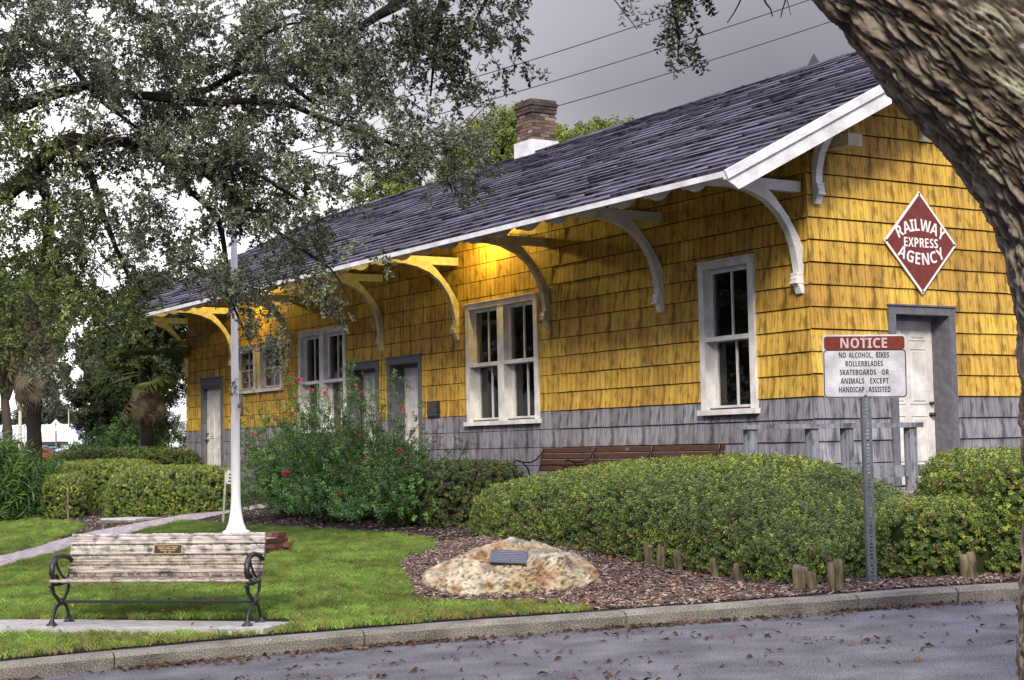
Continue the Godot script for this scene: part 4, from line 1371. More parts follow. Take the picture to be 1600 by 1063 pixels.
func hedge(label: String, c: Vector3, a: float, bb: float, h: float, turn: float, skew: Callable, c1: Color, c2: Color, dens := 420.0, scl := 1.0, ev := 0.42, ep := 0.4, lift := 0.0) -> void:
	var o := thing("hedge", c, label, "hedge", "clipped hedges round the depot", turn)
	o.position.y = g(c.x, c.z)
	var surf := func(th: float, ph: float, k: float) -> Vector3:
		var ct := cos(th); var st := sin(th); var cp := cos(ph); var sp := sin(ph)
		var x := a * signf(ct) * pow(absf(ct), ep) * pow(cp, ev)
		var z := bb * signf(st) * pow(absf(st), ep) * pow(cp, ev)
		var y: float = (h - lift) * pow(maxf(sp, 0.0), ev) * skew.call(x / a, z / bb) + lift
		# the foot follows the sloping ground, the top stays level
		var drop := g(c.x + cos(turn) * x + sin(turn) * z, c.z - sin(turn) * x + cos(turn) * z) - g(c.x, c.z)
		y += drop * (1.0 - clampf(y / h, 0.0, 1.0))
		var q := Vector3(x, y, z) * Vector3(k, 1, k)
		if k < 1.0:
			q.y -= 0.04
		return q
	var core := MB.new()
	core.col = Color(c1.r * 0.3, c1.g * 0.28, c1.b * 0.3)  # solid shell in darkened leaf colour, shade between the leaves painted in
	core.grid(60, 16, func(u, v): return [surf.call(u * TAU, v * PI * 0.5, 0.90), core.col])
	var cm := part(o, "dark_core", core.mesh(true), M.tint)
	var f := Foliage.new()
	# cells of the surface, drawn in proportion to their area
	var cum := PackedFloat32Array()
	var sum := 0.0
	for u in 96:
		for w in 24:
			var q0: Vector3 = surf.call(TAU * u / 96.0, PI * 0.5 * w / 24.0, 1.0)
			var q1: Vector3 = surf.call(TAU * (u + 1) / 96.0, PI * 0.5 * w / 24.0, 1.0)
			var q2: Vector3 = surf.call(TAU * u / 96.0, PI * 0.5 * (w + 1) / 24.0, 1.0)
			var q3: Vector3 = surf.call(TAU * (u + 1) / 96.0, PI * 0.5 * (w + 1) / 24.0, 1.0)
			sum += 0.5 * ((q3 - q0).cross(q2 - q1)).length() + 1e-7
			cum.append(sum)
	var n := int(sum * dens)
	for k in n:
		var cell := cum.bsearch(R(0.0, sum))
		var u0 := cell / 24
		var w0 := cell % 24
		var c00: Vector3 = surf.call(TAU * u0 / 96.0, PI * 0.5 * w0 / 24.0, 1.0)
		var c10: Vector3 = surf.call(TAU * (u0 + 1) / 96.0, PI * 0.5 * w0 / 24.0, 1.0)
		var c01: Vector3 = surf.call(TAU * u0 / 96.0, PI * 0.5 * (w0 + 1) / 24.0, 1.0)
		var c11: Vector3 = surf.call(TAU * (u0 + 1) / 96.0, PI * 0.5 * (w0 + 1) / 24.0, 1.0)
		var fu := rng.randf(); var fw := rng.randf()
		var p := c00.lerp(c10, fu).lerp(c01.lerp(c11, fu), fw)
		var cr := (c11 - c00).cross(c01 - c10)
		var nn := cr.normalized()
		if nn.dot(p - Vector3(0, h * 0.3, 0)) < 0.0:
			nn = -nn
		var wp := o.transform * p
		var bump := 0.5 * grain.get_noise_3dv(wp * 1.7) + 0.5 * grain.get_noise_3dv(wp * 5.0)
		if bump < -0.26 and p.y < h * 0.72:
			continue
		p += nn * (0.035 * bump + R(-0.05, 0.006))
		f.xs.append(Transform3D(turned(nn + ball() * 0.55 + Vector3(0, 0.35, 0), scl * R(0.8, 1.2)), p))
		var q := tone(c1, c2)
		if rng.randf() < 0.05:
			q = Color(0.20, 0.13, 0.05)
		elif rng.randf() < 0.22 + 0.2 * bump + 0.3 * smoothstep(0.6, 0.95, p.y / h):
			q = Color(q.r * 2.0 + 0.03, q.g * 1.7 + 0.02, q.b * 1.3)  # scattered pale new growth; denser up top to paint in the sunlit look
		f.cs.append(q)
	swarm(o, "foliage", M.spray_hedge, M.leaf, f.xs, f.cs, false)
	var b := MB.new()
	for k in int(a * 6):
		var x := R(-a, a) * 0.85
		var z := R(-bb, bb) * 0.8
		b.tube([Vector3(x, -0.05, z), Vector3(x + R(-0.05, 0.05), lift * 0.5 + 0.1, z), Vector3(x + R(-0.1, 0.1), lift + 0.3, z + R(-0.1, 0.1))], [0.014, 0.010, 0.007], 5)
	part(o, "stems", b.mesh(true), M.twig)

func rose_bush(label: String, c: Vector3, rad: float, dense_h: float, tall: float, stems: int, flowers: int) -> void:
	var o := thing("rose_bush", c, label, "rose bush", "rose bushes in front of the doors")
	o.position.y = g(c.x, c.z)
	var b := MB.new()
	var f := Foliage.new()
	var tips := []
	for s in stems:
		var a := R(0, TAU)
		var reach := rad * sqrt(rng.randf())
		var h := lerpf(dense_h * 0.75, tall, pow(rng.randf(), 1.5)) * (1.0 - 0.25 * reach / rad)
		var p0 := Vector3(cos(a) * reach * 0.35, 0, sin(a) * reach * 0.35)
		var p3 := Vector3(cos(a) * reach * 1.05, h, sin(a) * reach * 1.05)
		var mid := p0.lerp(p3, 0.55) + Vector3(R(-0.1, 0.1), 0.08 * h, R(-0.1, 0.1))
		b.tube([p0, p0.lerp(mid, 0.5) + Vector3(R(-0.05, 0.05), 0, R(-0.05, 0.05)), mid, mid.lerp(p3, 0.6) + Vector3(R(-0.06, 0.06), 0.02, R(-0.06, 0.06)), p3], [0.009, 0.008, 0.006, 0.005, 0.003], 4)
		tips.append(p3)
		var n := int(h * 26.0)
		for k in n:
			var t := R(0.1, 1.0)
			var p := p0.lerp(mid, t / 0.55) if t < 0.55 else mid.lerp(p3, (t - 0.55) / 0.45)
			var high := p.y / tall
			if rng.randf() < high * 0.55:
				continue
			f.xs.append(Transform3D(turned(ball() + Vector3(0, 0.4, 0), R(0.7, 1.15) * (1.0 - 0.25 * high)), p + ball() * 0.05))
			f.cs.append(tone(Color(0.035, 0.085, 0.02), Color(0.11, 0.21, 0.05)))
	# the leafy lower mass
	var m := int(rad * rad * dense_h * 800.0)
	for k in m:
		var d := ball()
		var p := Vector3(d.x * rad, 0.08 + absf(d.y) * dense_h, d.z * rad)
		if grain.get_noise_3dv((p + c) * 2.2) < -0.12:
			continue
		f.xs.append(Transform3D(turned(d + Vector3(0, 0.7, 0) + ball() * 0.5, R(0.75, 1.2)), p))
		f.cs.append(tone(Color(0.045, 0.125, 0.025), Color(0.18, 0.36, 0.07)))
	part(o, "stems", b.mesh(true), M.rose_stem)
	swarm(o, "foliage", M.spray_rose, M.leaf, f.xs, f.cs, false)
	for k in flowers:
		var p: Vector3 = tips[rng.randi() % tips.size()] + ball() * 0.06
		if rng.randf() < 0.45:
			var d := ball()
			p = Vector3(d.x * rad, absf(d.y) * dense_h * 1.15 + 0.25, d.z * rad * 0.6 + rad * 0.4)
		part(o, "flower", M.rose_mesh, M.petal, Transform3D(turned(Vector3(R(-1, 1), 0.4, R(-0.2, 1)), R(0.7, 1.2)), p))

func rose_head() -> ArrayMesh:
	var b := MB.new()
	for ring in 3:
		for k in 5:
			var a := TAU * (k + ring * 0.5) / 5.0
			var q := 0.8 + 0.25 * ring
			b.col = Color(0.50 * q, 0.035 * q, 0.075 * q)
			var dir := Vector3(cos(a), 0.3 + 0.6 * (2 - ring), sin(a)).normalized()
			leaf(b, Vector3(0, 0.005, 0), dir, Vector3.UP, 0.022 + 0.009 * ring, 0.03 + 0.006 * ring, 0.35)
	return b.mesh()

func far_tree(n: String, label: String, base: Vector3, h: float, rad: Vector3, leaves: int, scl: float, c1: Color, c2: Color, group: String, gap := -0.2) -> void:
	var o := thing(n, base, label, "tree", group)
	var top := base + Vector3(0, h, 0)
	limb(o, "trunk", [base - Vector3(0, 0.3, 0), base + Vector3(0.1, h * 0.3, 0), base + Vector3(-0.1, h * 0.62, 0.1), top - Vector3(0, rad.y * 0.3, 0)], rad.x * 0.09 + 0.05, rad.x * 0.03, M.twig)
	for k in 5:
		var a := TAU * k / 5.0 + R(-0.3, 0.3)
		var s := top - Vector3(0, rad.y * R(0.9, 1.3), 0)
		limb(o, "limb", [base.lerp(top, 0.45), s + Vector3(cos(a), 0, sin(a)) * rad.x * 0.3, s + Vector3(cos(a) * rad.x * 0.75, rad.y * R(0.4, 0.9), sin(a) * rad.z * 0.75)], rad.x * 0.04 + 0.02, 0.015, M.twig, 5)
	var f := Foliage.new()
	var lumps := 16
	for k in lumps:
		var d := ball()
		d *= lerpf(1.0, 1.0 / d.length(), 0.5)
		var c := top - Vector3(0, rad.y * 0.75, 0) + d * rad * 0.68
		blob(f, c, rad * R(0.28, 0.45), int(leaves / lumps), scl, c1, c2, 0.1, gap, 0.9 / maxf(0.6, scl))
	swarm(o, "crown", M.spray_far, M.far_leaf, f.xs, f.cs)

func frond_mesh(n: int, l: float, droop: float, green: Color) -> ArrayMesh:
	var b := MB.new()
	b.col = Color(green.r * 1.2, green.g, green.b)
	b.tube([Vector3.ZERO, Vector3(0, 0.02, l * 0.35), Vector3(0, 0.0, l * 0.7)], [0.016, 0.012, 0.01], 4)
	for k in n:
		var a := lerpf(-1.75, 1.75, float(k) / (n - 1))
		var q := R(0.75, 1.25)
		b.col = Color(green.r * q, green.g * q, green.b * q)
		var dir := Vector3(sin(a), 0.1 - 0.25 * droop, cos(a)).normalized()
		var mid := Vector3(0, 0, l * 0.7) + dir * l * 0.5
		leaf(b, Vector3(0, 0, l * 0.7), dir, Vector3.UP, l * R(0.5, 0.68), l * 0.05, 0.2)
		leaf(b, mid - dir * l * 0.05, (dir + Vector3(R(-0.2, 0.2), -0.5 - droop, R(-0.2, 0.2))).normalized(), Vector3.UP, l * R(0.25, 0.45), l * 0.03, 0.2)
	return b.mesh()

func palm(label: String, base: Vector3, h: float, live: int, dead: int, skirt: float) -> void:
	var o := thing("fan_palm", base, label, "palm tree", "fan palms at the far end of the depot")
	limb(o, "trunk", [base - Vector3(0, 0.3, 0), base + Vector3(0.05, h * 0.5, 0), base + Vector3(0, h, 0)], 0.15, 0.14, M.limb, 10)
	for k in live + dead:
		var is_dead := k >= live
		var a := k * 2.4 + R(-0.2, 0.2)
		var pitch := deg_to_rad(R(-20, 70)) if not is_dead else deg_to_rad(R(-80, -58))
		var e := Basis(Vector3.UP, a) * Basis(Vector3(1, 0, 0), -pitch) * Basis(Vector3(0, 0, 1), R(-0.4, 0.4))
		var y := h - (R(0.0, 0.35) if not is_dead else R(0.15, skirt))
		var s := R(0.8, 1.1) * (0.75 if is_dead else 1.0)
		part(o, "dead_frond" if is_dead else "frond", M.frond_dead if is_dead else M.frond, M.far_leaf, Transform3D(e * Basis.from_scale(Vector3(s * (0.55 if is_dead else 1.0), s, s)), Vector3(sin(a) * 0.13, y, cos(a) * 0.13)))

func grass() -> void:
	var tuft := MB.new()
	for k in 12:
		var a := R(0, TAU)
		var lean := R(0.1, 0.7)
		var p := Vector3(R(-0.03, 0.03), 0, R(-0.03, 0.03))
		var h := R(0.035, 0.07)
		var d := Vector3(cos(a) * lean, 1, sin(a) * lean).normalized()
		var s := d.cross(Vector3(sin(a), 0, -cos(a)) + ball() * 0.3).normalized() * 0.0026
		var q := R(0.7, 1.3)
		tuft.col = Color(q, q, q)
		var mid := p + d * h * 0.6
		var tip := p + d * h + Vector3(cos(a), -0.35, sin(a)) * h * 0.35
		tuft.tri(p - s, p + s, mid + s * 0.8, Vector3.UP)
		tuft.tri(p - s, mid + s * 0.8, mid - s * 0.8, Vector3.UP)
		tuft.tri(mid - s * 0.8, mid + s * 0.8, tip, Vector3.UP)
	var tm := tuft.mesh()
	for li in 2:
		var poly: PackedVector2Array = [lawn_a, lawn_b][li]
		var per: float = [800.0, 400.0][li]
		var lo := poly[0]; var hi := poly[0]
		for q in poly:
			lo = lo.min(q); hi = hi.max(q)
		var xs := []
		var cs := []
		for k in int((hi.x - lo.x) * (hi.y - lo.y) * per):
			var p := Vector2(R(lo.x, hi.x), R(lo.y, hi.y))
			if not Geometry2D.is_point_in_polygon(p, poly):
				continue
			if Vector2(cos(0.82), -sin(0.82)).dot(p - Vector2(1.49, 8.67)) < 1.14 and Vector2(cos(0.82), -sin(0.82)).dot(p - Vector2(1.49, 8.67)) > -1.88 and absf(Vector2(sin(0.82), cos(0.82)).dot(p - Vector2(1.49, 8.67)) - 0.04) < 0.33:
				continue
			var patchy := grain.get_noise_2d(p.x * 1.3, p.y * 1.3) + 0.5 * grain.get_noise_2d(p.x * 5.0, p.y * 5.0)
			# thin, strawy strip between the pad and the kerb
			var near_kerb := clampf(1.0 - (kerb_x(p.y) - p.x) / 1.0, 0.0, 1.0)
			if rng.randf() < 0.1 + near_kerb * 0.35 - patchy * 0.35:
				continue
			var c := tone(Color(0.065, 0.125, 0.022), Color(0.19, 0.285, 0.058)) * R(0.65, 1.5) * (1.05 + 0.9 * patchy)
			if rng.randf() < 0.12 + 0.5 * near_kerb - 0.3 * patchy:
				c = c.lerp(Color(0.34, 0.27, 0.10), R(0.35, 0.9))
			xs.append(Transform3D(Basis(Vector3.UP, R(0, TAU)) * Basis.from_scale(Vector3.ONE * R(0.75, 1.35) * (1.0 + 0.3 * patchy)), Vector3(p.x, g(p.x, p.y) + 0.004, p.y)))
			cs.append(c)
		swarm(self, "grass", tm, M.blade, xs, cs)

func litter() -> void:
	# mulch chips on the beds
	var b := MB.new()
	b.hexa([Vector3(-0.02, 0, -0.006), Vector3(0.02, 0, -0.004), Vector3(0.018, 0, 0.006), Vector3(-0.018, 0, 0.005), Vector3(-0.018, 0.006, -0.005), Vector3(0.02, 0.004, -0.003), Vector3(0.016, 0.006, 0.005), Vector3(-0.016, 0.005, 0.004)])
	var chip := b.mesh()
	var xs := []
	var cs := []
	for k in 60000:
		var z := R(1.5, 8.6)
		var x := R(-13.5, 5.2) if k % 3 == 0 else R(-1.5, 5.2)
		if k % 3 == 1: z = R(2.4, 6.6)
		if x > kerb_x(z) - 0.2:
			continue
		var p := Vector2(x, z)
		if Geometry2D.is_point_in_polygon(p, lawn_a) or Geometry2D.is_point_in_polygon(p, lawn_b) or Geometry2D.is_point_in_polygon(p, path_poly):
			continue
		xs.append(Transform3D(turned(Vector3.UP + ball() * 0.6, R(0.5, 1.5)), Vector3(x, g(x, z) + R(0.003, 0.018), z)))
		cs.append(tone(Color(0.055, 0.04, 0.034), Color(0.165, 0.112, 0.092)) if rng.randf() < 0.85 else Color(0.36, 0.27, 0.24))
	swarm(self, "mulch_chips", chip, M.tint, xs, cs)
	# fallen leaves on the road and along the gutter
	b = MB.new()
	b.col = Color.WHITE
	leaf(b, Vector3(-0.03, 0.004, 0), Vector3(1, 0.18, 0.05).normalized(), Vector3.UP, 0.055, 0.026, 0.35)
	b.tube([Vector3(-0.03, 0.004, 0), Vector3(-0.05, 0.008, 0.003)], [0.0012, 0.0008], 3)
	var fm := b.mesh()
	xs = []
	cs = []
	for k in 4200:
		var z := R(2.2, 11.5)
		var d := absf(rng.randfn(0.0, 0.12)) + 0.02 if k < 2200 else R(0.05, 3.4)
		var clump := grain.get_noise_2d(z * 0.9 + 40.0, d * 2.0)
		if rng.randf() > 0.25 + clump * 1.4 + (0.3 if k < 2200 else 0.0):
			continue
		xs.append(Transform3D(Basis(Vector3.UP, R(0, TAU)) * Basis(Vector3(1, 0, 0), R(-0.8, 0.8)) * Basis(Vector3(0, 0, 1), R(-0.5, 0.3)) * Basis.from_scale(Vector3.ONE * R(0.5, 1.5)), Vector3(kerb_x(z) + d, kerb_y(z) - 0.118 + 0.02 * minf(d, 2.5), z)))
		cs.append(tone(Color(0.04, 0.027, 0.02), Color(0.12, 0.068, 0.045)))
	for k in 260:
		var z := R(5.0, 11.0)
		var x := R(-6.0, kerb_x(z) - 0.2)
		xs.append(Transform3D(turned(Vector3.UP + ball() * 0.5, R(0.7, 1.2)), Vector3(x, g(x, z) + 0.05, z)))
		cs.append(tone(Color(0.14, 0.08, 0.04), Color(0.30, 0.18, 0.08)))
	for k in 500:
		var z := R(2.2, 6.0)
		var x := R(0.5, kerb_x(z) - 0.2)
		xs.append(Transform3D(turned(Vector3.UP + ball() * 0.4, R(0.7, 1.3)), Vector3(x, g(x, z) + 0.02, z)))
		cs.append(tone(Color(0.20, 0.09, 0.04), Color(0.36, 0.17, 0.08)))
	swarm(self, "fallen_leaves", fm, M.tint, xs, cs)

func big_oak() -> void:
	# leaning trunk at the right, across the road from the depot
	var base := at(1738, 1500, 7.6)
	var o := thing("live_oak", base, "massive leaning oak trunk with deep ridged bark and pale lichen, beside the road", "tree")
	var cl := [[1738, 1560, 0.66], [1748, 1250, 0.47], [1750, 1000, 0.445], [1750, 700, 0.430], [1740, 480, 0.435], [1710, 330, 0.45], [1643, 190, 0.48], [1542, 60, 0.525], [1400, -90, 0.50], [1240, -220, 0.42], [1040, -330, 0.34], [800, -420, 0.26]]
	var pts := []
	var rad := []
	var cv := Curve3D.new()
	var rc := Curve.new()
	rc.max_value = 2.0
	for k in cl.size():
		pts.append(at(cl[k][0], cl[k][1], 7.6 + 0.05 * k))
	for k in pts.size():
		var t: Vector3 = (pts[mini(k + 1, pts.size() - 1)] - pts[maxi(k - 1, 0)]) / 6.0
		cv.add_point(pts[k], -t, t)
	var len := cv.get_baked_length()
	var rid := FastNoiseLite.new(); rid.seed = 12; rid.frequency = 1.0; rid.fractal_type = FastNoiseLite.FRACTAL_RIDGED; rid.fractal_octaves = 3
	var soft := FastNoiseLite.new(); soft.seed = 5; soft.frequency = 1.0; soft.fractal_octaves = 3
	var cum := [0.0]
	for k in range(1, pts.size()):
		cum.append(cum[k - 1] + (pts[k] - pts[k - 1]).length())
	var b := MB.new()
	var nu := 620
	var nv := 380
	var plate := FastNoiseLite.new(); plate.seed = 3; plate.frequency = 1.0; plate.noise_type = FastNoiseLite.TYPE_CELLULAR; plate.cellular_return_type = FastNoiseLite.RETURN_DISTANCE2_SUB; plate.fractal_type = FastNoiseLite.FRACTAL_NONE
	var side := Vector3.ZERO
	var frames := []
	for a in nu + 1:
		var s := len * a / nu
		var p := cv.sample_baked(s, true)
		var d := (cv.sample_baked(minf(s + 0.05, len), true) - cv.sample_baked(maxf(s - 0.05, 0.0), true)).normalized()
		if a == 0: side = d.cross(Vector3(0.8, 0.1, 0.5)).normalized()
		side = (side - d * side.dot(d)).normalized()
		var r := 0.4
		for k in cl.size() - 1:
			if s * cum[-1] / len <= cum[k + 1]:
				r = lerpf(cl[k][2], cl[k + 1][2], clampf((s * cum[-1] / len - cum[k]) / (cum[k + 1] - cum[k]), 0, 1))
				break
		frames.append([p, side, d.cross(side), r, s])
	b.grid(nu, nv, func(u, v):
		var fr: Array = frames[int(round(u * nu))]
		var an: float = v * TAU
		var dir: Vector3 = fr[1] * cos(an) + fr[2] * sin(an)
		var r: float = fr[3]
		var s: float = fr[4]
		var twist := s * 0.25
		var q := Vector3(cos(an + twist) * 5.5, s * 1.7, sin(an + twist) * 5.5)
		var warp := Vector3(soft.get_noise_3dv(q * 0.9), 0, soft.get_noise_3dv(q * 0.9 + Vector3(5, 5, 5))) * 0.6
		var rr := rid.get_noise_3dv((q + warp) * 1.25)
		var pq := Vector3(cos(an + twist) * 11.0, s * 2.9, sin(an + twist) * 11.0) + warp * 2.2
		var crack := plate.get_noise_3dv(pq) + 1.0
		var crack2 := plate.get_noise_3dv(pq * 2.1 + Vector3(4, 4, 4)) + 1.0
		var rd := clampf(0.25 * rr + 0.75 * (smoothstep(0.02, 0.5, crack) * 1.5 - 0.9) + 0.3 * (smoothstep(0.0, 0.4, crack2) - 0.7), -1.0, 1.0)
		var cross_crack := soft.get_noise_3dv(Vector3(q.x * 1.6, s * 9.0, q.z * 1.6))
		var hgt := 0.022 * rd + 0.008 * cross_crack + 0.012 * rr
		var lump := 0.05 * soft.get_noise_3dv(Vector3(cos(an), s * 0.9, sin(an)) * 1.1)
		var c := Color(0.27, 0.205, 0.155).lerp(Color(0.43, 0.365, 0.295), clampf(0.5 + soft.get_noise_3dv(q * 0.6) * 1.6, 0, 1))
		var lich := clampf(soft.get_noise_3dv(q * 0.45 + Vector3(3, 9, 2)) * 2.8 + 1.1 * dir.dot(Vector3(0.45, 0.45, -0.77)) + 0.15, 0, 1)
		c = c.lerp(Color(0.56, 0.62, 0.45), lich * clampf(rd + 0.55, 0.05, 0.85))
		c = c.lerp(Color(0.07, 0.09, 0.03), clampf(soft.get_noise_3dv(q * 0.8 + Vector3(30, 0, 2)) * 3.0 - 0.6, 0, 0.6))
		c = c.lerp(Color(0.035, 0.028, 0.022), clampf(-rd * 1.4, 0, 0.85))
		return [fr[0] + dir * (r * (1.0 + lump * 2.0) + hgt), c])
	wpart(o, "trunk", b.mesh(true), M.bark)
	# its high boughs reach over the view; the ends hang into it
	var f := Foliage.new()
	var g1 := Color(0.028, 0.040, 0.024)
	var g2 := Color(0.060, 0.080, 0.042)
	var bough := [at(800, -420, 8.1), at(740, -300, 8.6), at(700, -120, 9.0), at(650, -20, 9.2), at(560, 40, 9.4)]
	limb(o, "bough", bough, 0.13, 0.02, M.limb)
	limb(o, "bough", [at(740, -300, 8.6), at(780, -120, 8.8), at(770, -30, 9.0), at(745, 30, 9.0)], 0.05, 0.008, M.limb)
	limb(o, "bough", [at(700, -120, 9.0), at(690, 0, 9.1), at(680, 70, 9.1), at(672, 150, 9.2)], 0.03, 0.005, M.limb)
	limb(o, "bough", [at(1040, -330, 8.1), at(1050, -150, 8.6), at(1052, -20, 8.8), at(1060, 60, 8.8), at(1058, 96, 8.8)], 0.05, 0.004, M.limb)
	limb(o, "twig", [at(945, -60, 8.8), at(960, 0, 8.8), at(978, 22, 8.8), at(995, 46, 8.8)], 0.008, 0.003, M.twig, 4)
	limb(o, "twig", [at(1175, -60, 8.8), at(1158, 0, 8.8), at(1146, 22, 8.8), at(1136, 36, 8.8)], 0.010, 0.004, M.twig, 4)
	limb(o, "twig", [at(1180, -40, 8.8), at(1196, 4, 8.8), at(1204, 14, 8.8), at(1207, 26, 8.8)], 0.010, 0.004, M.twig, 4)
	limb(o, "twig", [at(1235, -40, 8.8), at(1226, 6, 8.8), at(1221, 20, 8.8), at(1220, 28, 8.8)], 0.007, 0.003, M.twig, 4)
	limb(o, "twig", [at(1222, -30, 8.8), at(1232, 8, 8.8), at(1236, 24, 8.8)], 0.006, 0.002, M.twig, 4)
	var f2 := Foliage.new()
	for q in [[590, 22, 62, 40, 300], [640, 70, 42, 40, 280], [700, 20, 70, 38, 320], [705, 75, 40, 42, 240], [770, 30, 48, 40, 330], [740, -20, 100, 25, 360], [690, 120, 26, 36, 170], [630, 125, 34, 30, 150], [745, 95, 24, 24, 140],
		[1062, 18, 16, 22, 420], [1055, 55, 13, 20, 330], [1072, 66, 13, 18, 300], [1048, 88, 6, 12, 300], [985, 2, 22, 10, 300], [1080, -4, 22, 12, 360]]:
		if q[0] > 900:
			vblob(f2, q[0], q[1] - 6, 8.8, q[2], q[3], 0.12, q[4] * 2.2, 0.8, g1, g2, 1.0, -0.6, 3.0)
		else:
			vblob(f, q[0], q[1], 9.1, q[2], q[3], 0.3, q[4] * 0.62, 0.6, g1, g2, 1.0, -0.3, 3.0)
	swarm(o, "hanging_leaves", M.spray_oak, M.leaf, f2.xs, f2.cs)
	# the rest of this crown, above and behind the frame
	for q in [[900, -560, 8.5, 420, 150], [1350, -520, 8.0, 420, 160], [500, -420, 9.0, 300, 120], [1900, -420, 7.5, 400, 200]]:
		vblob(f, q[0], q[1], q[2], q[3], q[4], 0.9, 22.0, 1.2, g1, g2, 0.3, -0.1, 1.2)
	swarm(o, "crown", M.branchlet, M.leaf, f.xs, f.cs)

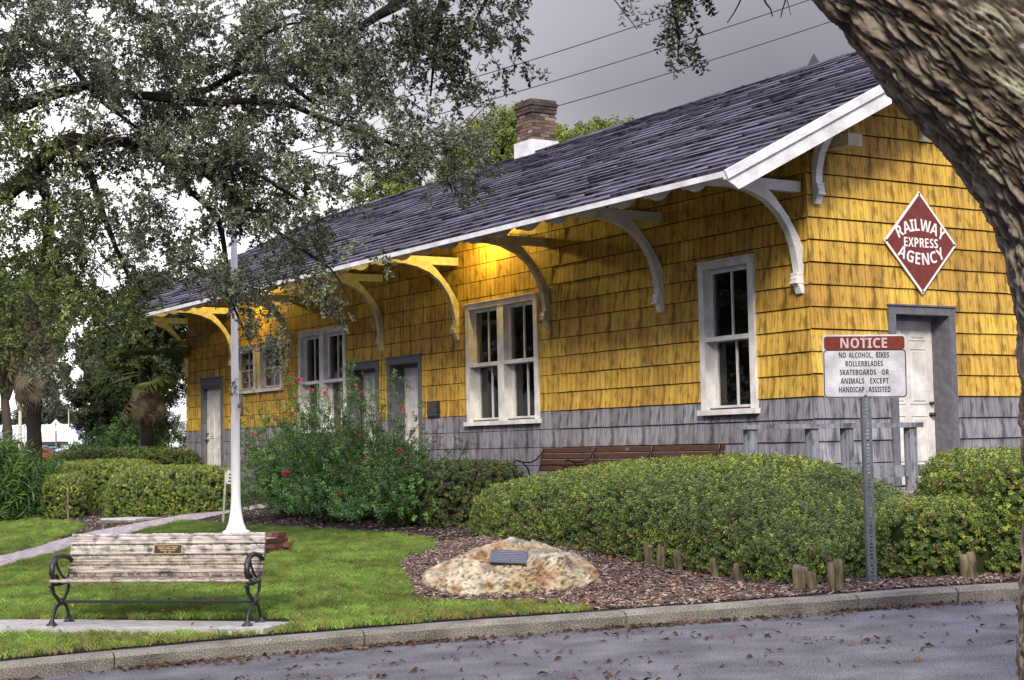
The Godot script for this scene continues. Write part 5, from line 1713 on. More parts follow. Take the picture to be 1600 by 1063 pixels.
func left_oak() -> void:
	var base := at(-430, 900, 16.0)
	base.y = g(base.x, base.z)
	var o := thing("spreading_oak", base, "wide spreading oak whose leafy boughs hang over the lawn and the far roof", "tree")
	var D := 15.5
	limb(o, "trunk", [base - Vector3(0, 0.3, 0), at(-430, 700, 16), at(-415, 500, 16), at(-380, 360, 15.8)], 0.5, 0.36, M.limb, 12)
	var L := func(p: Array, r0: float, r1: float) -> void:
		var q := []
		for k in p:
			q.append(at(k[0], k[1], k[2] if k.size() > 2 else D))
		limb(o, "bough" if r0 > 0.025 else "twig", q, r0, r1, M.limb if r0 > 0.025 else M.twig, 8 if r0 > 0.025 else 4)
	L.call([[-380, 360, 15.8], [-150, 330], [0, 305], [50, 268], [100, 216], [150, 222], [205, 228], [260, 250], [300, 300]], 0.16, 0.03)
	L.call([[-380, 360, 15.8], [-120, 210], [0, 176], [60, 152], [140, 132], [230, 150], [330, 136], [365, 113], [400, 113], [440, 128], [500, 165]], 0.11, 0.015)
	L.call([[230, 150], [330, 160], [400, 158], [455, 166], [520, 190], [600, 220], [650, 234], [690, 262], [706, 300]], 0.045, 0.008)
	L.call([[100, 216], [140, 270], [152, 310], [168, 352], [186, 400], [205, 445]], 0.05, 0.012)
	L.call([[-120, 100], [0, 60], [60, 64], [110, 100], [150, 150], [215, 200]], 0.06, 0.015)
	L.call([[260, 250], [310, 262], [380, 320], [450, 375], [520, 425], [548, 470]], 0.045, 0.006)
	L.call([[300, 300], [340, 340], [352, 400], [362, 470], [392, 540]], 0.035, 0.006)
	L.call([[50, 268], [80, 330], [70, 400], [120, 470], [180, 520]], 0.05, 0.01)
	L.call([[205, 228], [300, 240], [360, 250], [430, 290], [500, 330]], 0.03, 0.006)
	L.call([[365, 113], [390, 70], [440, 40], [520, 30]], 0.03, 0.006)
	L.call([[650, 234], [700, 222], [740, 185], [775, 150]], 0.012, 0.003)
	L.call([[690, 230], [725, 190], [757, 120 + 40]], 0.008, 0.003)
	L.call([[690, 262], [730, 258], [765, 272]], 0.008, 0.003)
	for k in 60:
		var x := R(20, 560); var y := R(20, 420)
		if x > 350 and y > 330: continue
		var d := D + R(-0.8, 0.8)
		L.call([[x, y, d], [x + R(-40, 60), y + R(-20, 50), d], [x + R(-60, 110), y + R(-30, 95), d]], 0.009, 0.002)
	var f := Foliage.new()
	var a := Color(0.056, 0.072, 0.050)
	var b := Color(0.170, 0.200, 0.130)
	var a2 := Color(0.050, 0.080, 0.022)
	var b2 := Color(0.17, 0.22, 0.06)
	for q in [
		# px, py, rx, ry, density, depth spread, palette
		[170, 40, 130, 70, 300, 1.0, 0], [40, 30, 70, 50, 260, 0.9, 0], [250, 100, 80, 80, 330, 0.9, 0], [20, 130, 40, 70, 200, 0.8, 0], [180, 170, 90, 45, 330, 0.9, 0], [300, 190, 90, 70, 380, 0.9, 0],
		[90, 210, 80, 40, 240, 0.8, 1], [20, 230, 50, 50, 260, 0.8, 1], [370, 60, 60, 45, 150, 0.8, 0], [340, 30, 50, 40, 120, 0.8, 0], [450, 60, 85, 55, 330, 0.9, 0], [540, 40, 60, 45, 260, 0.8, 0], [480, 130, 85, 50, 300, 0.9, 0], [400, 220, 70, 55, 330, 0.9, 0],
		[480, 235, 70, 30, 130, 0.7, 0], [570, 175, 70, 40, 240, 0.8, 0], [560, 110, 60, 40, 220, 0.8, 0], [630, 200, 60, 34, 260, 0.7, 0], [690, 225, 45, 28, 280, 0.6, 0], [740, 205, 34, 40, 130, 0.5, 0], [640, 245, 70, 26, 230, 0.6, 0], [712, 266, 36, 26, 330, 0.5, 0], [728, 292, 24, 20, 300, 0.4, 0],
		[60, 340, 75, 60, 360, 1.0, 1], [30, 430, 60, 70, 340, 1.0, 1], [110, 420, 70, 60, 340, 1.0, 1], [150, 480, 70, 46, 330, 1.0, 1], [80, 500, 70, 40, 300, 0.9, 1], [110, 560, 50, 36, 210, 0.9, 0],
		[150, 290, 90, 40, 120, 0.8, 0], [230, 310, 60, 50, 190, 0.8, 0], [210, 390, 50, 40, 200, 0.8, 0], [260, 400, 45, 40, 210, 0.8, 0], [170, 360, 50, 50, 100, 0.8, 0], [300, 330, 50, 60, 260, 0.8, 0],
		[345, 300, 50, 60, 340, 0.7, 0], [400, 300, 55, 45, 330, 0.7, 0], [355, 400, 42, 50, 400, 0.6, 0], [330, 440, 40, 26, 260, 0.6, 0], [440, 350, 60, 40, 340, 0.7, 0], [480, 400, 45, 34, 330, 0.5, 0], [505, 360, 34, 30, 260, 0.5, 0], [520, 430, 28, 26, 330, 0.4, 0], [540, 458, 18, 22, 330, 0.3, 0],
		[395, 440, 34, 30, 260, 0.5, 0], [420, 490, 40, 26, 240, 0.4, 0], [400, 530, 26, 26, 240, 0.4, 0], [450, 500, 24, 18, 200, 0.3, 0], [362, 500, 18, 24, 200, 0.3, 0], [385, 575, 16, 20, 150, 0.3, 0], [560, 362, 26, 16, 240, 0.3, 0], [585, 378, 16, 16, 230, 0.3, 0], [555, 320, 22, 22, 140, 0.3, 0], [510, 305, 30, 18, 160, 0.3, 0],
		[-120, 150, 140, 220, 120, 1.2, 0], [-150, 450, 140, 160, 120, 1.2, 1], [100, -90, 300, 70, 120, 1.2, 0], [480, -80, 220, 60, 110, 1.0, 0]]:
		var cut := 8.0 if q[1] < 285 else 17.0
		var sx := maxf(q[2] - cut, 8.0)
		var sy := maxf(q[3] - cut, 7.0)
		vblob(f, q[0], q[1] - 6.0, D, sx, sy, q[5], minf(q[4] * (0.66 if q[1] < 285 else 0.60) * q[2] * q[3] / (sx * sy), 440.0), 0.85, a2 if q[6] == 1 else a, b2 if q[6] == 1 else b, 0.6, -0.08, 1.5)
	swarm(o, "crown", M.branchlet, M.leaf, f.xs, f.cs)

func car(p: Vector3, turn: float, paint: Material, label: String) -> void:
	var o := thing("parked_car", p, label, "car", "cars parked beyond the shrubs", turn)
	var b := MB.new()
	var xf := Transform3D(Basis(Vector3(1, 0, 0), Vector3(0, 1, 0), Vector3(0, 0, 1)), Vector3.ZERO)
	b.prism(PackedVector2Array([Vector2(-2.2, 0.35), Vector2(2.2, 0.35), Vector2(2.25, 0.7), Vector2(2.1, 0.9), Vector2(1.1, 1.0), Vector2(0.35, 1.42), Vector2(-1.0, 1.45), Vector2(-1.8, 1.05), Vector2(-2.2, 0.98)]), -0.85, 0.85, xf)
	part(o, "body", b.mesh(), paint)
	b = MB.new()
	b.prism(PackedVector2Array([Vector2(-1.65, 1.04), Vector2(0.95, 1.02), Vector2(0.33, 1.36), Vector2(-1.0, 1.39)]), -0.86, 0.86, xf)
	b.quad(Vector3(1.06, 1.03, -0.7), Vector3(1.06, 1.03, 0.7), Vector3(0.4, 1.41, 0.65), Vector3(0.4, 1.41, -0.65), Vector3(1, 1, 0))
	part(o, "window", b.mesh(), M.black)
	for x in [-1.35, 1.35]:
		for z in [-0.8, 0.8]:
			b = MB.new()
			b.lathe([Vector2(0.0, -0.1), Vector2(0.32, -0.1), Vector2(0.33, 0.0), Vector2(0.32, 0.1), Vector2(0.0, 0.1)], 16)
			part(o, "wheel", b.mesh(true), M.black, Transform3D(Basis(Vector3(1, 0, 0), PI / 2), Vector3(x, 0.33, z)))

func grounded(px: float, depth: float) -> Vector3:
	var p := at(px, 700, depth)
	p.y = g(p.x, p.z)
	return p

func distance() -> void:
	var face := deg_to_rad(58)
	var p := grounded(60, 125)
	var o := thing("roadside_building", p, "low white building with a pale blue metal roof far off at the left", "building", "", face)
	var b := MB.new()
	b.box(Vector3(-5.5, 0, -4), Vector3(2.6, 2.3, 0))
	part(o, "wall", b.mesh(), M.white)
	b = MB.new()
	b.hexa([Vector3(-5.9, 2.3, -4.4), Vector3(3.0, 2.3, -4.4), Vector3(3.0, 2.3, 0.5), Vector3(-5.9, 2.3, 0.5), Vector3(-5.4, 3.35, -2.6), Vector3(2.6, 3.35, -2.6), Vector3(2.6, 3.35, -1.6), Vector3(-5.4, 3.35, -1.6)])
	var rf := part(o, "roof", b.mesh(), M.blue_roof)
	b = MB.new()
	for k in 14:
		var x := -5.6 + k * 0.64
		b.hexa([Vector3(x, 2.32, 0.5), Vector3(x + 0.06, 2.32, 0.5), Vector3(x + 0.06, 2.36, 0.5), Vector3(x, 2.36, 0.5), Vector3(x * 0.92, 3.36, -1.6), Vector3(x * 0.92 + 0.06, 3.36, -1.6), Vector3(x * 0.92 + 0.06, 3.41, -1.6), Vector3(x * 0.92, 3.41, -1.6)])
	part(rf, "roof_seams", b.mesh(), M.white)
	b = MB.new()
	b.box(Vector3(-5.9, 1.95, 0.3), Vector3(3.0, 2.29, 0.55))
	part(o, "fascia", b.mesh(), M.white)
	for k in 4:
		b = MB.new()
		b.box(Vector3(-4.4 + k * 1.7, 0.7, 0.0), Vector3(-3.3 + k * 1.7, 1.7, 0.03))
		part(o, "window", b.mesh(), M.black)
	# diamond warning sign
	p = grounded(87, 95)
	o = thing("warning_sign", p, "small pale diamond road sign on a post in front of the low white building", "sign", "", face)
	b = MB.new()
	b.box(Vector3(-0.04, 0, -0.04), Vector3(0.04, 2.6, 0.0))
	part(o, "post", b.mesh(), M.galv)
	b = MB.new()
	b.prism(PackedVector2Array([Vector2(0, -0.36), Vector2(0.36, 0), Vector2(0, 0.36), Vector2(-0.36, 0)]), 0.002, 0.02, Transform3D(Basis.IDENTITY, Vector3(0, 2.62, 0)))
	part(o, "sign_panel", b.mesh(), M.enamel)
	b = MB.new()
	b.box(Vector3(-0.02, 2.45, 0.02), Vector3(0.02, 2.8, 0.024))
	b.box(Vector3(-0.07, 2.66, 0.02), Vector3(0.07, 2.69, 0.0235))
	part(o, "mark", b.mesh(), M.black)
	p = grounded(114, 92)
	o = thing("board_sign", p, "small white board sign right of the diamond road sign", "sign", "", face)
	b = MB.new()
	b.box(Vector3(-0.05, 0, -0.05), Vector3(0.05, 1.4, 0.0))
	part(o, "post", b.mesh(), M.galv)
	b = MB.new()
	b.box(Vector3(-0.28, 1.45, -0.02), Vector3(0.28, 2.05, 0.02))
	part(o, "sign_panel", b.mesh(), M.enamel)
	for q in [[31, 88, 3.9, 0.11, "thick pale timber pole at the left, by the fronds"], [131, 84, 5.6, 0.075, "tall pale pole right of the low white building, its top in the leaves"], [38, 120, 3.1, 0.06, "thin white pole just right of the thick pale timber pole"], [107, 125, 4.4, 0.05, "thin white pole rising behind the low white building"], [156, 110, 3.6, 0.06, "thin white pole by the distant trees, farthest right of the poles"]]:
		p = grounded(q[0], q[1])
		o = thing("utility_pole", p, q[4], "pole", "poles far off at the left")
		b = MB.new()
		b.tube([Vector3(0, -0.3, 0), Vector3(0, q[2] * 0.5, 0), Vector3(0, q[2], 0)], [q[3], q[3] * 0.9, q[3] * 0.75], 10)
		part(o, "shaft", b.mesh(true), M.cream)
		b = MB.new()
		b.lathe([Vector2(0, 0.0), Vector2(q[3] * 0.95, 0.0), Vector2(q[3] * 0.8, 0.08), Vector2(0, 0.1)], 10, Vector3(0, q[2], 0))
		part(o, "cap", b.mesh(true), M.galv)
	# grey sign board by the far palm
	p = grounded(238, 44)
	o = thing("grey_sign_board", p, "grey sign board seen from behind on a dark post by the far corner", "sign", "", face)
	b = MB.new()
	b.box(Vector3(-0.03, 0, 0.0), Vector3(0.05, 2.45, 0.06))
	part(o, "post", b.mesh(), M.slate)
	b = MB.new()
	b.box(Vector3(-0.16, 2.0, -0.03), Vector3(0.14, 2.55, -0.002))
	part(o, "sign_panel", b.mesh(), M.galv)
	car(grounded(60, 100), face, mat(lin(0.30, 0.05, 0.04), 0.3), "red car parked in front of the low white building")
	car(grounded(78, 105) + Vector3(0, 0, 0), face + 0.2, mat(lin(0.10, 0.42, 0.48), 0.3), "teal car beside the red car far off at the left")
	car(grounded(182, 62), face + 0.5, mat(lin(0.62, 0.64, 0.70), 0.25), "silver car half hidden by the shrubs left of the depot")
	var gt := "trees far off beyond the road"
	far_tree("distant_tree", "dark broad tree behind the low white building, left of centre", grounded(66, 175), 6.2, Vector3(3.6, 3.0, 3.0), 1500, 1.7, Color(0.035, 0.05, 0.035), Color(0.07, 0.09, 0.06), gt)
	far_tree("distant_tree", "dark upright tree behind the right end of the low white building", grounded(100, 170), 5.4, Vector3(2.0, 2.6, 2.0), 900, 1.6, Color(0.035, 0.05, 0.035), Color(0.07, 0.09, 0.06), gt)
	far_tree("distant_tree", "grey green rounded tree between the tall pale pole and the shrubs", grounded(158, 165), 5.2, Vector3(3.4, 2.6, 2.6), 1300, 1.6, Color(0.05, 0.065, 0.045), Color(0.10, 0.12, 0.075), gt)
	far_tree("distant_tree", "low dark tree at the far left edge behind the fronds", grounded(-10, 170), 5.6, Vector3(3.0, 2.8, 2.6), 1000, 1.6, Color(0.035, 0.05, 0.035), Color(0.07, 0.09, 0.06), gt)
	far_tree("distant_tree", "dark tree closing the gap left of the depot, behind the shrubs", grounded(215, 120), 4.3, Vector3(3.0, 2.2, 2.2), 1100, 1.3, Color(0.035, 0.05, 0.03), Color(0.08, 0.10, 0.05), gt)
	# trees round the depot
	far_tree("roadside_tree", "yellow green tree showing above the roof on both sides of the chimney", grounded(865, 49), 10.7, Vector3(4.6, 2.6, 2.8), 9000, 0.72, Color(0.07, 0.10, 0.02), Color(0.20, 0.23, 0.045), "trees round the depot")
	far_tree("roadside_tree", "yellow green tree left of the chimney, partly behind hanging oak leaves", grounded(665, 50), 9.4, Vector3(2.4, 2.4, 2.2), 3000, 0.7, Color(0.07, 0.10, 0.02), Color(0.19, 0.22, 0.05), "trees round the depot")
	far_tree("roadside_tree", "dark dense tree at the far corner of the depot, below the eave", grounded(235, 41), 5.2, Vector3(1.35, 2.0, 1.3), 3200, 0.55, Color(0.028, 0.045, 0.02), Color(0.075, 0.10, 0.04), "trees round the depot")
	far_tree("roadside_tree", "dark bushy tree under the far left tip of the roof", grounded(165, 42), 4.3, Vector3(1.25, 1.9, 1.25), 2600, 0.55, Color(0.032, 0.048, 0.022), Color(0.085, 0.11, 0.045), "trees round the depot", -0.12)
	far_tree("roadside_tree", "tree at the left edge behind the palm skirt and the oak boughs", grounded(10, 36), 5.2, Vector3(1.2, 1.5, 1.2), 1500, 0.55, Color(0.032, 0.055, 0.02), Color(0.10, 0.14, 0.04), "trees round the depot", -0.05)
	for q in [[-24.0, 17.5, 8.0, 3.4, "wide tree outside the picture at its left, mirrored in the double window"], [-31.0, 12.0, 8.5, 3.6, "tall tree outside the picture beyond the lawn, mirrored in the far double window"], [-19.0, 11.5, 6.5, 2.6, "smaller tree outside the picture, nearest the path, mirrored in the single window"], [-40.0, 20.0, 9.0, 4.0, "largest tree outside the picture, farthest off, mirrored low in the windows"]]:
		far_tree("park_oak", q[4], Vector3(q[0], g(q[0], q[1]), q[1]), q[2], Vector3(q[3], q[3] * 0.85, q[3]), 1700, 0.8, Color(0.03, 0.045, 0.02), Color(0.08, 0.11, 0.04), "park trees mirrored in the windows")
	palm("fan palm with a hanging skirt of dead fronds at the left edge", grounded(52, 31), 4.15, 16, 44, 1.35)
	palm("short fan palm with brown drooping fronds beside the far corner of the depot", grounded(228, 37), 2.95, 12, 18, 0.55)
	# shrubs
	var sg := "shrubs at the left behind the hedges"
	for q in [[28, 30, 0.88, 0.62, 0, "arching fern like shrub at the left edge behind the small clipped bush"], [-20, 28.5, 1.2, 0.6, 0, "arching shrub cut by the left edge"], [75, 33, 0.55, 0.6, 0, "arching shrub behind the low clipped hedges, under the diamond sign"],
		[130, 37, 0.75, 0.75, 0, "feathery green shrub in front of the tall pale pole"], [205, 39, 1.85, 0.55, 1, "bright round shrub left of the grey sign board"], [262, 38, 1.7, 0.5, 1, "bright leafy shrub against the far end of the depot"], [160, 40, 1.5, 0.8, 1, "wide green shrub in front of the silver car"]]:
		var bp := grounded(q[0], q[1])
		o = thing("shrub", bp, q[5], "shrub", sg)
		var f := Foliage.new()
		var rr: float = q[3]
		blob(f, bp + Vector3(0, q[2] * 0.5, 0), Vector3(rr, q[2] * 0.5, rr), int(420 * rr * q[2] / 0.6), 1.35 if q[4] == 0 else 1.2, Color(0.025, 0.06, 0.015), Color(0.10, 0.22, 0.035), -0.3, -0.2, 2.0)
		swarm(o, "foliage", M.spray_fern if q[4] == 0 else M.spray_rose, M.leaf, f.xs, f.cs)
		b = MB.new()
		for k in 7:
			b.tube([Vector3(0, 0, 0), Vector3(R(-0.3, 0.3) * rr, q[2] * 0.4, R(-0.3, 0.3) * rr), Vector3(R(-0.7, 0.7) * rr, q[2] * 0.8, R(-0.7, 0.7) * rr)], [0.02, 0.014, 0.006], 5)
		part(o, "stems", b.mesh(true), M.twig)

func small_things() -> void:
	# little sign on a stake by the path
	var p := Vector3(-8.11, 0, 4.24)
	p.y = g(p.x, p.z)
	var o := thing("stake_sign", p, "small white placard on a thin pale stake beside the flagpole and path", "sign", "", deg_to_rad(70))
	var b := MB.new()
	b.hexa([Vector3(-0.05, 0, -0.012), Vector3(-0.02, 0, -0.012), Vector3(-0.02, 0, 0.012), Vector3(-0.05, 0, 0.012), Vector3(0.0, 0.78, -0.012), Vector3(0.03, 0.78, -0.012), Vector3(0.03, 0.78, 0.012), Vector3(0.0, 0.78, 0.012)])
	part(o, "stake", b.mesh(), M.cream)
	b = MB.new()
	b.box(Vector3(-0.06, 0.60, 0.013), Vector3(0.09, 0.80, 0.022))
	part(o, "placard", b.mesh(), M.enamel, Transform3D(Basis(Vector3(0, 0, 1), -0.12), Vector3(0, 0, 0)))
	b = MB.new()
	for k in 3:
		b.box(Vector3(-0.03, 0.63 + k * 0.05, 0.022), Vector3(0.06, 0.65 + k * 0.05, 0.0235))
	part(o, "dark_print", b.mesh(), M.black, Transform3D(Basis(Vector3(0, 0, 1), -0.12), Vector3(0, 0, 0)))
	# grey cover stone by the path
	p = Vector3(-11.4, 0, 4.55)
	p.y = g(p.x, p.z)
	o = thing("cover_slab", p, "flat grey utility cover lying in mulch beside the pink path", "utility cover", "", 0.4)
	b = MB.new()
	b.rounded(Vector3(-0.42, -0.02, -0.3), Vector3(0.42, 0.045, 0.3), 0.015)
	part(o, "lid", b.mesh(), M.concrete)
	b = MB.new()
	b.box(Vector3(-0.46, -0.05, -0.34), Vector3(0.46, 0.018, 0.34))
	part(o, "frame", b.mesh(), M.kerb)
	# young palm in front of the small bush
	p = Vector3(-13.6, 0, 4.95)
	p.y = g(p.x, p.z)
	o = thing("palm_seedling", p, "young yellow green palm with a thin brown stem before the small bush", "plant")
	b = MB.new()
	b.tube([Vector3(0, -0.05, 0), Vector3(0.02, 0.25, 0.02), Vector3(-0.01, 0.52, 0.0)], [0.022, 0.018, 0.014], 7)
	part(o, "stem", b.mesh(true), M.timber)
	for k in 9:
		b = MB.new()
		var a := k * 2.4
		var d := Vector3(cos(a), 0.7, sin(a)).normalized()
		b.col = Color(0.26, 0.30, 0.05)
		leaf(b, Vector3(-0.01, 0.5, 0), d, Vector3.UP, 0.2, 0.03)
		leaf(b, Vector3(-0.01, 0.5, 0) + d * 0.16, (d + Vector3(0, -1.3, 0)).normalized(), Vector3.UP, 0.16, 0.024)
		part(o, "frond", b.mesh(), M.leaf)
	# broken rocks at the left edge
	for k in 5:
		p = Vector3(-15.9 + k * 0.33, 0, 5.35 + 0.1 * (k % 2))
		p.y = g(p.x, p.z)
		var lab: String = ["rust brown rock at the left edge, leftmost of the small rocks", "flat rust brown rock second from the left edge", "pale brown rock in the middle of the row of small rocks", "dark brown rock near the small clipped bush", "small grey brown rock closest to the small clipped bush"][k]
		o = thing("edging_rock", p, lab, "rock", "small rocks at the left edge of the bed")
		var s := Vector3(R(0.16, 0.26), R(0.1, 0.17), R(0.12, 0.2))
		b = MB.new()
		b.grid(16, 10, func(u, v):
			var d := Vector3(cos(u * TAU) * sin(v * PI), cos(v * PI), sin(u * TAU) * sin(v * PI))
			var q := d * s * (1.0 + 0.5 * grain.get_noise_3dv(d * 1.3 + Vector3(k, 0, 0)))
			return [q, Color(0.26, 0.13, 0.08).lerp(Color(0.30, 0.25, 0.20), clampf(grain.get_noise_3dv(d * 2.0) + 0.1 * k, 0, 1))])
		part(o, "stone", b.mesh(), M.rock)

func eave_lamp(x: float, label: String) -> void:
	var p := Vector3(x, 2.92, 0.36)
	var o := thing("eave_lamp", p, label, "lamp", "yellow lamps under the eaves")
	var b := MB.new()
	b.lathe([Vector2(0.0, 0.16), Vector2(0.05, 0.16), Vector2(0.05, 0.08), Vector2(0.035, 0.06), Vector2(0.03, 0.03)], 12)
	part(o, "lamp_holder", b.mesh(true), M.iron)
	b = MB.new()
	b.lathe([Vector2(0.026, 0.03), Vector2(0.032, 0.0), Vector2(0.05, -0.05), Vector2(0.045, -0.08), Vector2(0.02, -0.1), Vector2(0.0, -0.102)], 14)
	part(o, "bulb", b.mesh(true), M.bulb)
	var l := OmniLight3D.new()
	l.name = "lamp_light"
	l.light_color = Color(1.0, 0.88, 0.45)
	l.light_energy = LAMP
	l.light_size = 0.05
	l.omni_range = 30.0
	l.omni_attenuation = 2.0
	l.shadow_enabled = true
	o.add_child(l, true)
	l.position = Vector3(0, -0.04, 0)

const LAMP := 0.9

func sky_image() -> Image:
	var n := FastNoiseLite.new(); n.seed = 8; n.frequency = 1.0; n.fractal_octaves = 5
	var w := 512
	var h := 256
	var im := Image.create(w, h, false, Image.FORMAT_RGBF)
	var glow := Vector3(-0.96, 0.09, -0.26).normalized()
	var bank := Vector3(-0.72, 0.30, -0.66).normalized()
	for j in h:
		var th := (j + 0.5) / h * PI
		for i in w:
			var ph := (i + 0.5) / w * TAU
			var d := Vector3(sin(ph) * sin(th), cos(th), -cos(ph) * sin(th))
			var y := maxf(d.y, 0.0)
			var a := acos(clampf(d.dot(glow), -1, 1))
			var cloud := n.get_noise_3dv(Vector3(d.x, d.y * 2.2, d.z) * 2.2)
			var L := 0.135 + 0.98 * pow(y, 1.35)
			L *= 1.0 + 0.55 * cloud
			L *= 1.0 - 0.6 * exp(-pow(acos(clampf(d.dot(bank), -1, 1)) / deg_to_rad(24.0), 2.0))
			L += 0.5 * exp(-pow(a / deg_to_rad(14.0), 2.0))
			L += 0.07 * (1.0 - smoothstep(0.0, 0.2, y))
			var warm := exp(-pow(a / deg_to_rad(25.0), 2.0))
			var c := Color(0.92, 0.915, 1.12).lerp(Color(1.0, 0.98, 0.99), warm) * L
			if d.y < 0.0:
				c = Color(0.16, 0.15, 0.14).lerp(c, clampf(1.0 + d.y * 12.0, 0, 1))
			im.set_pixel(i, j, c)
	return im

func _ready() -> void:
	rng.seed = 20240607
	var cam := Camera3D.new()
	cam.name = "camera"
	add_child(cam)
	cam.transform = Transform3D(cam_basis, CAM)
	cam.fov = 24.0379
	cam.near = 0.1
	cam.far = 1500.0
	cam.current = true
	var env := Environment.new()
	env.background_mode = Environment.BG_SKY
	var sky := Sky.new()
	var sm := PanoramaSkyMaterial.new()
	sm.panorama = ImageTexture.create_from_image(sky_image())
	sky.sky_material = sm
	env.sky = sky
	env.tonemap_mode = Environment.TONE_MAPPER_LINEAR
	env.tonemap_exposure = 2.75
	env.sdfgi_enabled = true
	env.ssao_enabled = true
	env.ssil_enabled = true
	var we := WorldEnvironment.new()
	we.name = "world"
	we.environment = env
	add_child(we)
	var sun := DirectionalLight3D.new()
	sun.name = "sun"
	sun.light_energy = 0.5
	sun.light_color = Color(1.0, 0.95, 0.86)
	sun.light_angular_distance = 12.0
	sun.shadow_enabled = true
	add_child(sun)
	sun.look_at_from_position(Vector3(9, 6.6, 7.0), Vector3.ZERO)

	sans_bold = SystemFont.new()
	sans_bold.font_names = PackedStringArray(["Droid Sans"])
	sans_bold.font_weight = 700
	materials()
	M.rose_stem = mat(lin(0.06, 0.09, 0.03), 0.7)
	M.blue_roof = mat(lin(0.36, 0.42, 0.62), 0.4)
	M.bulb = StandardMaterial3D.new()
	M.bulb.albedo_color = Color(1, 0.9, 0.6)
	M.bulb.emission_enabled = true
	M.bulb.emission = Color(1.0, 0.82, 0.4)
	M.bulb.emission_energy_multiplier = 4.0
	M.branchlet = branchlet(8, 0.42, 0.048, 0.025)
	M.spray_oak = spray(18, 0.19, 0.050, 0.026)
	M.spray_hedge = spray(13, 0.085, 0.030, 0.016, false)
	M.spray_rose = spray(15, 0.17, 0.045, 0.024)
	M.spray_far = spray(20, 0.5, 0.17, 0.10, false)
	M.spray_fern = spray(16, 0.34, 0.16, 0.018)
	M.rose_mesh = rose_head()
	M.frond = frond_mesh(22, 0.95, 0.1, Color(0.10, 0.14, 0.035))
	M.frond_dead = frond_mesh(24, 1.0, 0.6, Color(0.145, 0.122, 0.088))

	ground()
	build_depot()
	big_oak()
	left_oak()
	distance()
	# hedges
	var flat := func(x, z): return 1.0
	var h1 := Color(0.055, 0.100, 0.020)
	var h2 := Color(0.165, 0.235, 0.046)
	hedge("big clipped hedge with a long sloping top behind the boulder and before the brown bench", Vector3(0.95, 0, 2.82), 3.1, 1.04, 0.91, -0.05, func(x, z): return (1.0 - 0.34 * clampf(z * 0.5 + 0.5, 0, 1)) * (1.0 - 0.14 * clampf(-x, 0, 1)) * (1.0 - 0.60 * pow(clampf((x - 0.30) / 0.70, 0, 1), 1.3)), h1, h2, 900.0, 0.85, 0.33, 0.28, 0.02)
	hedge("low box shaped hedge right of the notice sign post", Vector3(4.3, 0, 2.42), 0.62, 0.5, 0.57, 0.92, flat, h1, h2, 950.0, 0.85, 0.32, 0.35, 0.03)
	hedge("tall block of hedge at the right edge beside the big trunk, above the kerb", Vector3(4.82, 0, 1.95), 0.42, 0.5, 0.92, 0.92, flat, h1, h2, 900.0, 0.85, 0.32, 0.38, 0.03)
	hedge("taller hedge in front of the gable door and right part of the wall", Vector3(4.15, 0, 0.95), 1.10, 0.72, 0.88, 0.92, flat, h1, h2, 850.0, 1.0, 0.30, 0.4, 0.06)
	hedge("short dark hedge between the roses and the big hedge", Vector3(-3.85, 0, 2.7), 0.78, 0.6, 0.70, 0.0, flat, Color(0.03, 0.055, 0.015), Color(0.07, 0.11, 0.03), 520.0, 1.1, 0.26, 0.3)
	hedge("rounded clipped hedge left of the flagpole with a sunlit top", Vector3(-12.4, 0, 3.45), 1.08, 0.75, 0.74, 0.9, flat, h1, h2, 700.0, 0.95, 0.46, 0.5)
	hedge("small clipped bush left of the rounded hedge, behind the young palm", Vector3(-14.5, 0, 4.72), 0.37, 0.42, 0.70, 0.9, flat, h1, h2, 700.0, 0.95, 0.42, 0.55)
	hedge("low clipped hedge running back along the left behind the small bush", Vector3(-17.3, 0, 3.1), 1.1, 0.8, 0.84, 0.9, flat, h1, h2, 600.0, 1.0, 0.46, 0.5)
	hedge("long dark hedge in front of the far door of the depot", Vector3(-19.5, 0, 2.0), 1.6, 0.5, 0.98, 0.95, flat, Color(0.028, 0.06, 0.012), Color(0.06, 0.12, 0.025), 380.0, 1.35, 0.3, 0.35)
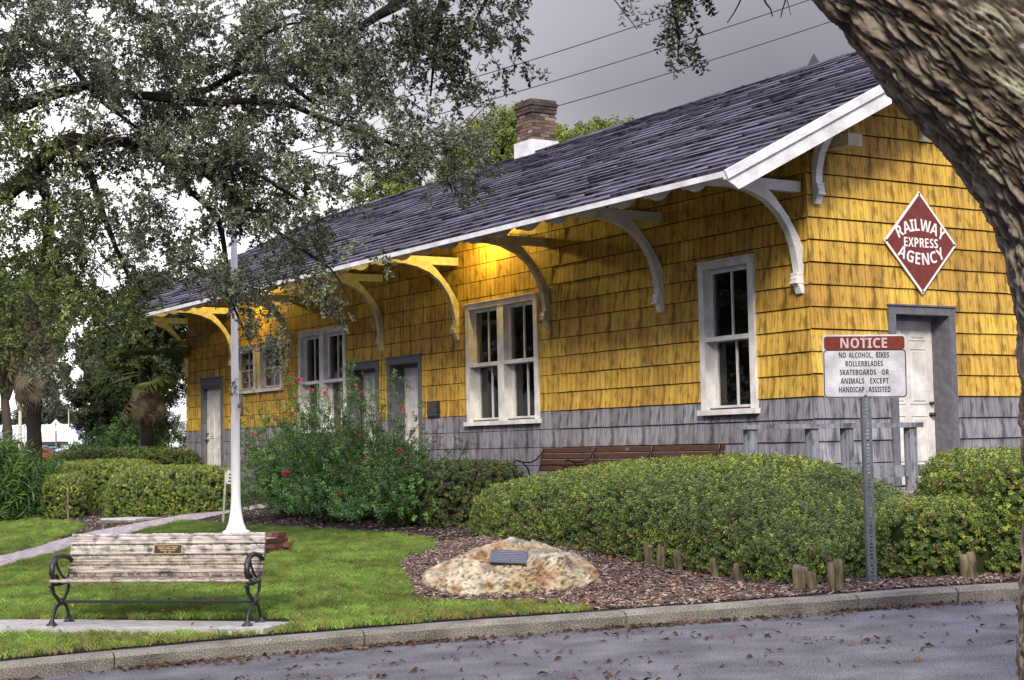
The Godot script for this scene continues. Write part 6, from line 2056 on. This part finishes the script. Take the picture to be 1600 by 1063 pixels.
	rose_bush("tall rose bush with pink flowers right of the flagpole", Vector3(-8.1, 0, 2.9), 1.2, 1.15, 2.4, 60, 20)
	rose_bush("bushy rose with pink flowers in front of the two recessed doors", Vector3(-6.1, 0, 2.95), 1.25, 1.15, 2.45, 64, 22)
	rose_bush("sparse leaning rose bush at the right end, below the double window", Vector3(-4.3, 0, 3.15), 1.05, 0.75, 1.7, 34, 8)
	# objects
	notice_sign()
	diamond_sign()
	wall_plaque()
	front_bench()
	far_bench()
	flagpole()
	railing()
	boulder()
	log_post(Vector3(1.95, 0, 3.97), 0.05, 0.36, 0.02, "pale split log post under the big hedge, leftmost of its row")
	log_post(Vector3(2.15, 0, 3.97), 0.05, 0.36, -0.03, "split log post under the big hedge, second of its row")
	log_post(Vector3(2.42, 0, 3.98), 0.055, 0.33, 0.04, "split log post under the middle of the big hedge")
	log_post(Vector3(3.0, 0, 4.02), 0.05, 0.30, 0.25, "leaning log post near the bare patch of the big hedge")
	log_post(Vector3(3.3, 0, 4.03), 0.045, 0.28, -0.2, "thin leaning log post left of the pair by the sign")
	log_post(Vector3(4.05, 0, 3.98), 0.065, 0.33, 0.12, "weathered split log post close to the kerb, left of the tallest one")
	log_post(Vector3(4.22, 0, 3.98), 0.05, 0.28, -0.05, "short log post right beside the weathered split one near the kerb")
	log_post(Vector3(4.40, 0, 3.88), 0.06, 0.40, 0.02, "tallest pale log post, left of the notice sign post")
	log_post(Vector3(4.88, 0, 2.82), 0.065, 0.36, 0.08, "log post under the hedge right of the notice sign")
	small_things()
	power_line(at(700, 137, 70), at(1060, 20, 70), 0.7, "highest overhead power line, crossing the hanging oak twigs")
	power_line(at(790, 153, 70), at(1240, 10, 70), 0.7, "middle overhead power line, passing just above the chimney")
	power_line(at(870, 170, 70), at(1300, 35, 70), 0.7, "lowest overhead power line, running from the chimney to the big trunk")
	eave_lamp(-7.25, "yellow lamp under the eave left of the double window")
	eave_lamp(-16.7, "yellow lamp under the eave near the small far windows")
	litter()
	grass()
